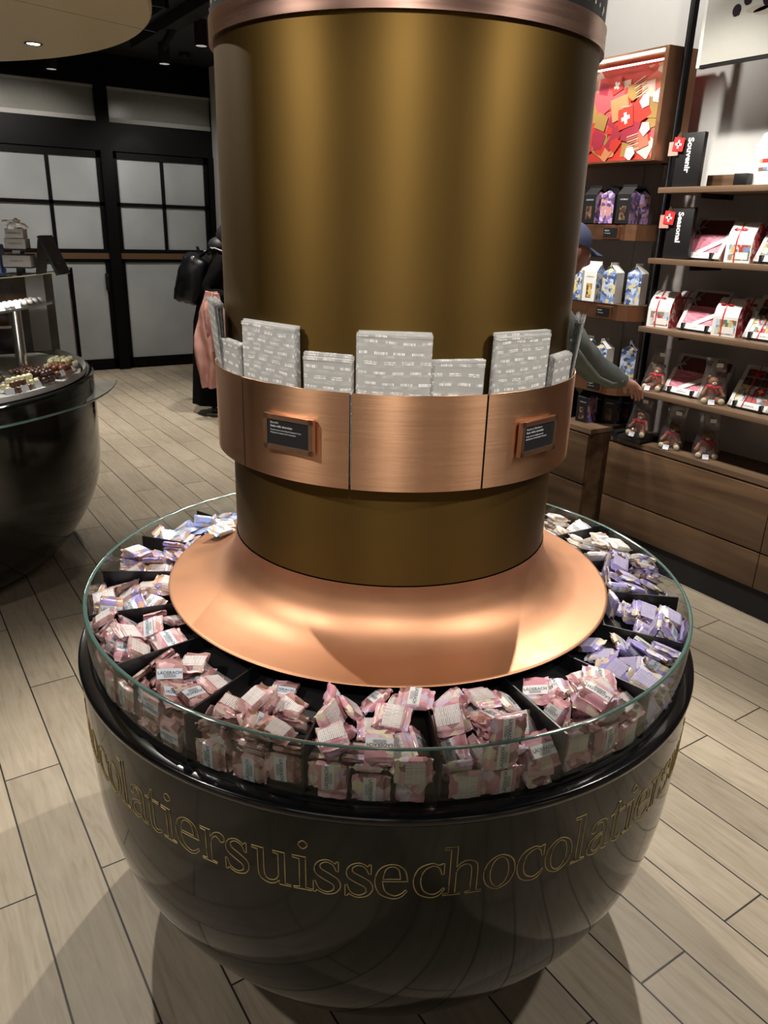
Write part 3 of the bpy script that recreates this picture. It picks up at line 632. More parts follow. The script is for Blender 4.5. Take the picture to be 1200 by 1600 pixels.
# copper pocket belt in ten separate segments
def pocket(k):
    a0, a1 = -171.5 + 36.75 * k, -171.5 + 36.75 * (k + 1)
    if k > 2: a0 = -171.5 + 110.2 + (k - 3) * 35.68; a1 = a0 + 35.68
    gapa = .30
    A0, A1 = rad(a0 + gapa), rad(a1 - gapa)
    R = .366; ri = R - .0022
    g = G().lathe([(R, 1.177), (R, 1.343), (R - .0005, 1.3435), (ri, 1.343), (ri, 1.179), (.338, 1.179), (.338, 1.177), (R, 1.177)], 22, A0, A1, capends=True)
    for A in (A0, A1):
        M = Matrix.Rotation(A, 4, 'Z'); g.box(.3455, ri + .0012, -.0008, .0008, 1.179, 1.34, 1, M=M)  # sides coloured black, which puts the seam gap's shade into the colour
    return g.obj('copper_pocket', ['copper', 'black_satin'], D, ang=30)
PK = [pocket(k) for k in range(10)]
def plaque(par, adeg, zc, lines):
    a = rad(adeg); w, h = .104, .062
    M = frame((.3715 * cos(a), .3715 * sin(a), zc), (-sin(a), cos(a), 0), (0, 0, 1))
    g = G(); b_ = .0085
    g.box(-w / 2, w / 2, -h / 2, -h / 2 + b_, 0, .003).box(-w / 2, w / 2, h / 2 - b_, h / 2, 0, .003).box(-w / 2, -w / 2 + b_, -h / 2, h / 2, 0, .003).box(w / 2 - b_, w / 2, -h / 2, h / 2, 0, .003)
    g.box(-w / 2, w / 2, -h / 2, h / 2, -.006, 0)
    g.v = [M @ p for p in g.v]; g.obj('plaque_frame', 'plaque_copper', par, smooth=False)
    g = G().box(-w / 2 + b_, w / 2 - b_, -h / 2 + b_, h / 2 - b_, 0, .0012, M=M); g.obj('plaque_panel', 'black_satin', par, smooth=False)
    g = G(); y = h / 2 - b_ - .0072
    for txt, sz, dy, mi in lines:
        vs, fs = text_geo(txt, sz); g.add([(x - w / 2 + b_ + .006, yy + y, .0016) for x, yy, _ in vs], fs, mi, M); y -= dy
    g.obj('plaque_lettering', ['ink_grey', 'ink_silver'], par, smooth=False)
plaque(PK[0], -152.4, 1.262, [('Branchli', .0052, .0062, 0), ('Swiss milk chocolate', .0056, .0062, 1), ('Roasted and caramelised hazelnuts from', .0040, .0050, 0), ('Piedmont in finest milk chocolate', .0040, .005, 0)])
plaque(PK[2], -79.2, 1.258, [('Raspberry Blackberry', .0052, .0062, 0), ('Swiss white chocolate', .0056, .0062, 1), ('Fruity, smooth raspberries and', .0040, .0050, 1), ('blackberries in finest white chocolate', .0040, .005, 1)])

# ------------------------------------------------------------ flat gift bags standing in the pockets
def bag_mesh(w, h, seed):
    rn = random.Random(seed); nx, nz = 4, 6; vs = []; fs = []; uv = []
    for side in (0, 1):
        for j in range(nz + 1):
            for i in range(nx + 1):
                x = (i / nx - .5) * w; z = j / nz * h
                bul = .0008 * sin(PI * i / nx) * (1 if side else -1)
                vs.append((x, bul + .0007 * sin(3 * x / w + seed) * (z / h), z)); uv.append((x + seed * .013, z + seed * .0071))
    n1 = (nx + 1) * (nz + 1)
    for side in (0, 1):
        for j in range(nz):
            for i in range(nx):
                q = (side * n1 + j * (nx + 1) + i, side * n1 + j * (nx + 1) + i + 1, side * n1 + (j + 1) * (nx + 1) + i + 1, side * n1 + (j + 1) * (nx + 1) + i)
                fs.append(q if side == 0 else q[::-1])
    # bright folded top hem
    k = len(vs)
    for (dy, z) in ((-.0014, h), (-.0014, h - .0055), (.0014, h - .0055), (.0014, h + .0004)):
        for i in range(nx + 1):
            x = (i / nx - .5) * w; vs.append((x, dy, z)); uv.append((x, z))
    for r_ in range(3):
        for i in range(nx): fs.append((k + r_ * (nx + 1) + i, k + r_ * (nx + 1) + i + 1, k + (r_ + 1) * (nx + 1) + i + 1, k + (r_ + 1) * (nx + 1) + i))
    me = bpy.data.meshes.new('gift_bag'); me.from_pydata(vs, [], fs); me.materials.append(MATS['bag_film']); me.materials.append(MATS['cellophane'])
    ul = me.uv_layers.new(name='uv')
    for p in me.polygons:
        for li in p.loop_indices: ul.data[li].uv = uv[me.loops[li].vertex_index]
    me.update(); return me
def bag_stack(adeg, w, top, n, label, group, fan=0., lean=0., turn=0.):
    HB = top - 1.186; ms = [bag_mesh(w, HB, k + int(abs(adeg))) for k in range(3)]
    rn = random.Random(int(abs(adeg)))
    Rf = .3625 * cos(w / 2 / .3625) if not fan else .3600
    for i in range(n):
        t = i / max(n - 1, 1)
        r = Rf - .0004 - t * .0125 * (1 if not fan else .7); a = rad(adeg + rn.uniform(-.35, .35) + (t - .5) * turn)
        # local x tangent, y radial outwards
        zb = 1.186 + rn.uniform(-.004, .004)
        h_in = 1.182
        me = ms[i % 3]
        o = link('flat_gift_bag', me, None, None, None, label, 'gift bag', group)
        lean_i = lean + fan * (1 - t) + rn.uniform(-.006, .006)
        M = Matrix.Translation((r * cos(a), r * sin(a), 0)) @ Matrix.Rotation(a + PI / 2 + turn * .0, 4, 'Z')
        # outward is local -y after this rotation, so lean about x
        M = M @ Matrix.Translation((0, 0, 1.335)) @ Matrix.Rotation(lean_i, 4, 'X') @ Matrix.Rotation(rn.uniform(-.012, .012), 4, 'Y') @ Matrix.Translation((0, 0, zb - 1.335))
        o.matrix_world = M
BAG_JOBS = [
 (-161.3, .128, 1.440, 12, 'tall clear patterned gift bag in the stack above the left plaque', 'tall bags above the left plaque', 0., .02),
 (-141.6, .085, 1.401, 9, 'short clear gift bag in the stack just left of the middle copper pocket', 'short bags right of the left plaque stack', 0., .02),
 (-124.0, .118, 1.440, 12, 'tall clear patterned gift bag in the front middle stack', 'tall bags in the front middle pocket', 0., .02),
 (-106.6, .088, 1.398, 9, 'short clear gift bag beside the tall front middle stack', 'short bags in the front middle pocket', 0., .02),
 (-86.3, .125, 1.440, 12, 'tall clear patterned gift bag in the stack above the right plaque', 'tall bags above the right plaque', 0., .02),
 (-65.5, .080, 1.392, 8, 'short clear gift bag just right of the stack above the right plaque', 'short bags right of the right plaque stack', 0., .03),
 (-47.5, .110, 1.452, 10, 'tall clear gift bag seen edge on at the right side of the column', 'fanned bags at the right side of the column', .07, .03),
 (-180.5, .085, 1.398, 7, 'short crumpled clear gift bag at the left end of the copper belt', 'short bags at the left end of the belt', 0., .03),
 (165, .115, 1.462, 11, 'tall clear gift bag seen edge on at the left side of the column', 'fanned bags at the left side of the column', .07, .03),
]
for j in BAG_JOBS: bag_stack(j[0], j[1], j[2], j[3], j[4], j[5], j[6], j[7])
